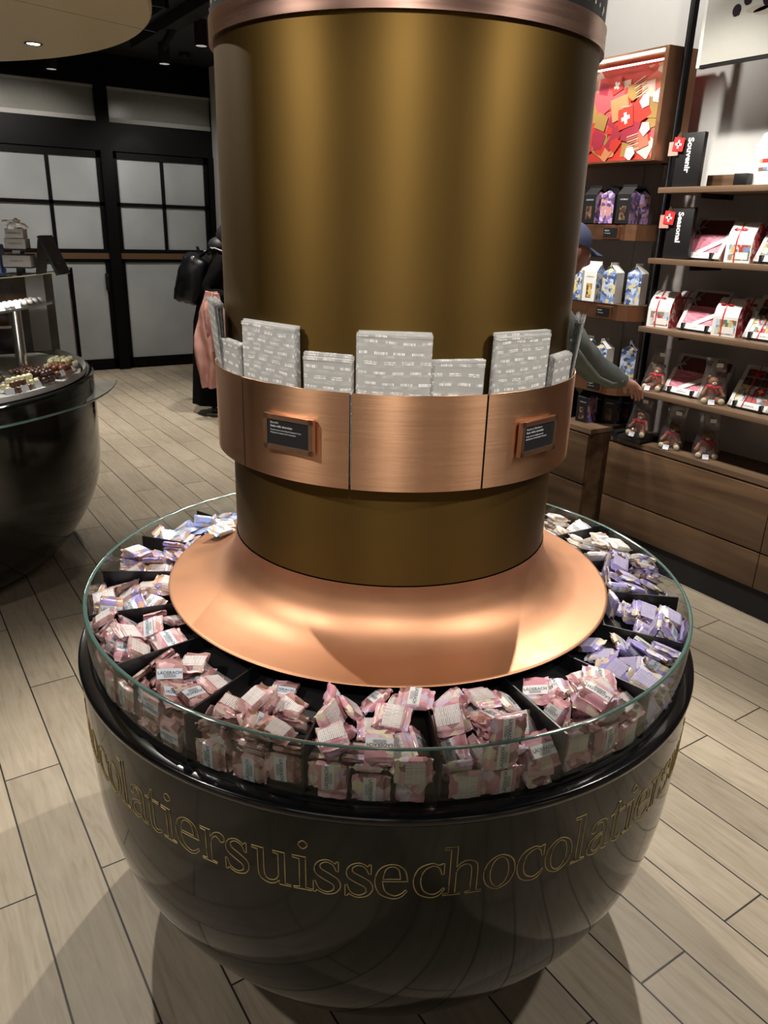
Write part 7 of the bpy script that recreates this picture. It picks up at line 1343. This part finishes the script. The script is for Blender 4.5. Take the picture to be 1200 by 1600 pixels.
# pink coat hanging over the arm
ct = thing('pink_coat', 'dusty pink coat draped over the arm of the person in black', 'coat', (wx, wy, 0), math.atan2(-.53521, .844217))
from mathutils import noise as nz
def drape(name, x0, x1, y, z0, z1, seed, par):
    nx, nzz = 18, 34; vs = []
    for side in (0, 1):
        for j in range(nzz + 1):
            t_ = j / nzz
            ww = .52 + .48 * min(1, t_ * 5) - .12 * sin(t_ * 7 + seed) - .30 * max(0, t_ - .75) * 2
            for i in range(nx + 1):
                u_ = i / nx - .5
                x = (x0 + x1) / 2 + u_ * (x1 - x0) * ww + .02 * sin(t_ * 5 + seed)
                dep = .045 * sin(PI * (i / nx)) ** .5 * (1 if side else -1)
                fold = .030 * sin(u_ * 14 + 3.1 * sin(t_ * 5 + seed)) * (.4 + t_ * .6) + .012 * nz.noise(Vector((u_ * 6, t_ * 9, seed)))
                vs.append((x, y + dep + (fold if side == 0 else fold * .5), z1 - t_ * (z1 - z0) + .02 * nz.noise(Vector((x * 9, t_ * 3, seed)))))
    k_ = (nx + 1) * (nzz + 1); fs = []
    for side in (0, 1):
        for j in range(nzz):
            for i in range(nx):
                q = side * k_ + j * (nx + 1) + i; f4 = (q, q + nx + 1, q + nx + 2, q + 1); fs.append(f4 if side == 0 else f4[::-1])
    for i in range(nx): fs.append((i, i + 1, k_ + i + 1, k_ + i)); b0 = nzz * (nx + 1); fs.append((b0 + i + 1, b0 + i, k_ + b0 + i, k_ + b0 + i + 1))
    G().add(vs, fs).obj(name, 'coat_pink', par, ang=60)
drape('coat_body', -.10, .14, -.275, .28, 1.07, 1., ct)
drape('coat_sleeve', .0, .13, -.31, .60, 1.05, 2.6, ct)

# ------------------------------------------------------------ light
def spot(x, y, z, tx, ty, tz, power, size=65, blend=.5, colr=(1, .93, .84), rad_=.05):
    l = bpy.data.lights.new('spot', 'SPOT'); l.energy = power; l.color = colr; l.spot_size = rad(size); l.spot_blend = blend; l.shadow_soft_size = rad_
    o = bpy.data.objects.new('spot_light', l); COL.objects.link(o); o.location = (x, y, z)
    o.rotation_euler = (Vector((tx, ty, tz)) - Vector((x, y, z))).to_track_quat('-Z', 'Y').to_euler(); return o
def area(x, y, z, tx, ty, tz, sx, sy, power, colr=(1, .95, .88)):
    l = bpy.data.lights.new('area', 'AREA'); l.energy = power; l.color = colr; l.shape = 'RECTANGLE'; l.size = sx; l.size_y = sy
    o = bpy.data.objects.new('area_light', l); COL.objects.link(o); o.location = (x, y, z)
    o.rotation_euler = (Vector((tx, ty, tz)) - Vector((x, y, z))).to_track_quat('-Z', 'Y').to_euler(); return o
LIGHTS = [
 # x, y, aim x, y, z, power, cone, radius
 (1.0, 2.0, .15, .3, .6, 255, 62, .02),
 (1.75, .75, .3, .1, .6, 235, 62, .02),
 (-.7, 1.5, -.2, .2, .7, 150, 60, .02),
 (-1.25, -1.85, -.2, -.3, 1.40, 190, 27, .04),
 (-2.3, .05, -.3, -.05, 1.40, 190, 27, .04),
 (.9, -2.1, .05, -.3, 1.40, 190, 27, .04),
 (1.6, -1.2, 1.0, -.3, 0, 100, 70, .05),
 (-2.3, .3, -1.3, .3, 0, 90, 70, .05),
 (.9, 3.9, .7, 4.2, 0, 200, 75, .06),
 (1.3, 4.8, 1.2, 4.9, 0, 180, 70, .06),
 (.6, 5.9, .6, 6.0, 0, 150, 60, .06),
 (.5, 2.9, .3, 3.0, 0, 70, 60, .06),
 (1.35, .9, 2.4, 1.0, 1.3, 100, 60, .05),
 (1.35, 1.9, 2.5, 1.7, 1.4, 110, 60, .05),
 (1.35, 1.3, 2.4, 1.15, .7, 110, 60, .05),
 (1.45, -.1, 2.5, .3, 1.3, 90, 60, .05),
 (1.5, 1.6, 2.5, 1.5, 2.75, 45, 80, .05),
 (1.3, .2, 2.5, .6, 2.6, 30, 80, .05),
 (-1.0, 1.7, -.6, 2.5, 1.1, 130, 60, .05),
 (1.59, 6.25, 1.66, 7.62, 2.05, 220, 30, .03),
 (.3, 6.0, .5, 7.6, 1.5, 120, 80, .05),
 (1.9, 5.9, 2.0, 7.6, 1.3, 50, 80, .05),
 (-2.6, -3.0, -3.6, -4.2, 1.3, 150, 80, .05),  # from here on: unseen spots added to light the walls the copper reflects
 (-.6, -3.2, -1.0, -4.2, 1.3, 150, 80, .05),
 (-3.1, -.8, -4.2, -.9, 1.3, 150, 80, .05),
 (.9, -3.2, 1.0, -4.2, 1.2, 120, 80, .05),
]
for i, (x, y, tx, ty, tz, pw, sz, rr) in enumerate(LIGHTS):
    spot(x, y, 2.93, tx, ty, tz, pw, sz, .6, rad_=rr)
# area light added inside the counter case to brighten the truffles
area(-.62, 2.45, 1.33, -.62, 2.45, 0, .5, .2, 12)
# added fill light for the shop's bounce, unseen behind and above the camera
area(-2.6, -2.6, 2.95, -.6, -.8, .6, 2.2, 2.2, 12)
area(-.8, 1.2, .9, -1.3, 3.2, 2.5, .5, .5, 4)  # unseen fill light added low down to brighten the gold soffit
w = bpy.data.worlds.new('world'); scene.world = w; w.use_nodes = True; w.node_tree.nodes['Background'].inputs[0].default_value = (.5, .48, .45, 1); w.node_tree.nodes['Background'].inputs[1].default_value = .3

scene.view_settings.view_transform = 'Standard'; scene.view_settings.look = 'None'; scene.view_settings.gamma = 1; scene.view_settings.use_curve_mapping = False
scene.view_settings.exposure = 0.0
scene.cycles.max_bounces = 10; scene.cycles.transparent_max_bounces = 40; scene.cycles.glossy_bounces = 4; scene.cycles.diffuse_bounces = 4
scene.cycles.caustics_reflective = False; scene.cycles.caustics_refractive = False; scene.cycles.sample_clamp_indirect = 6
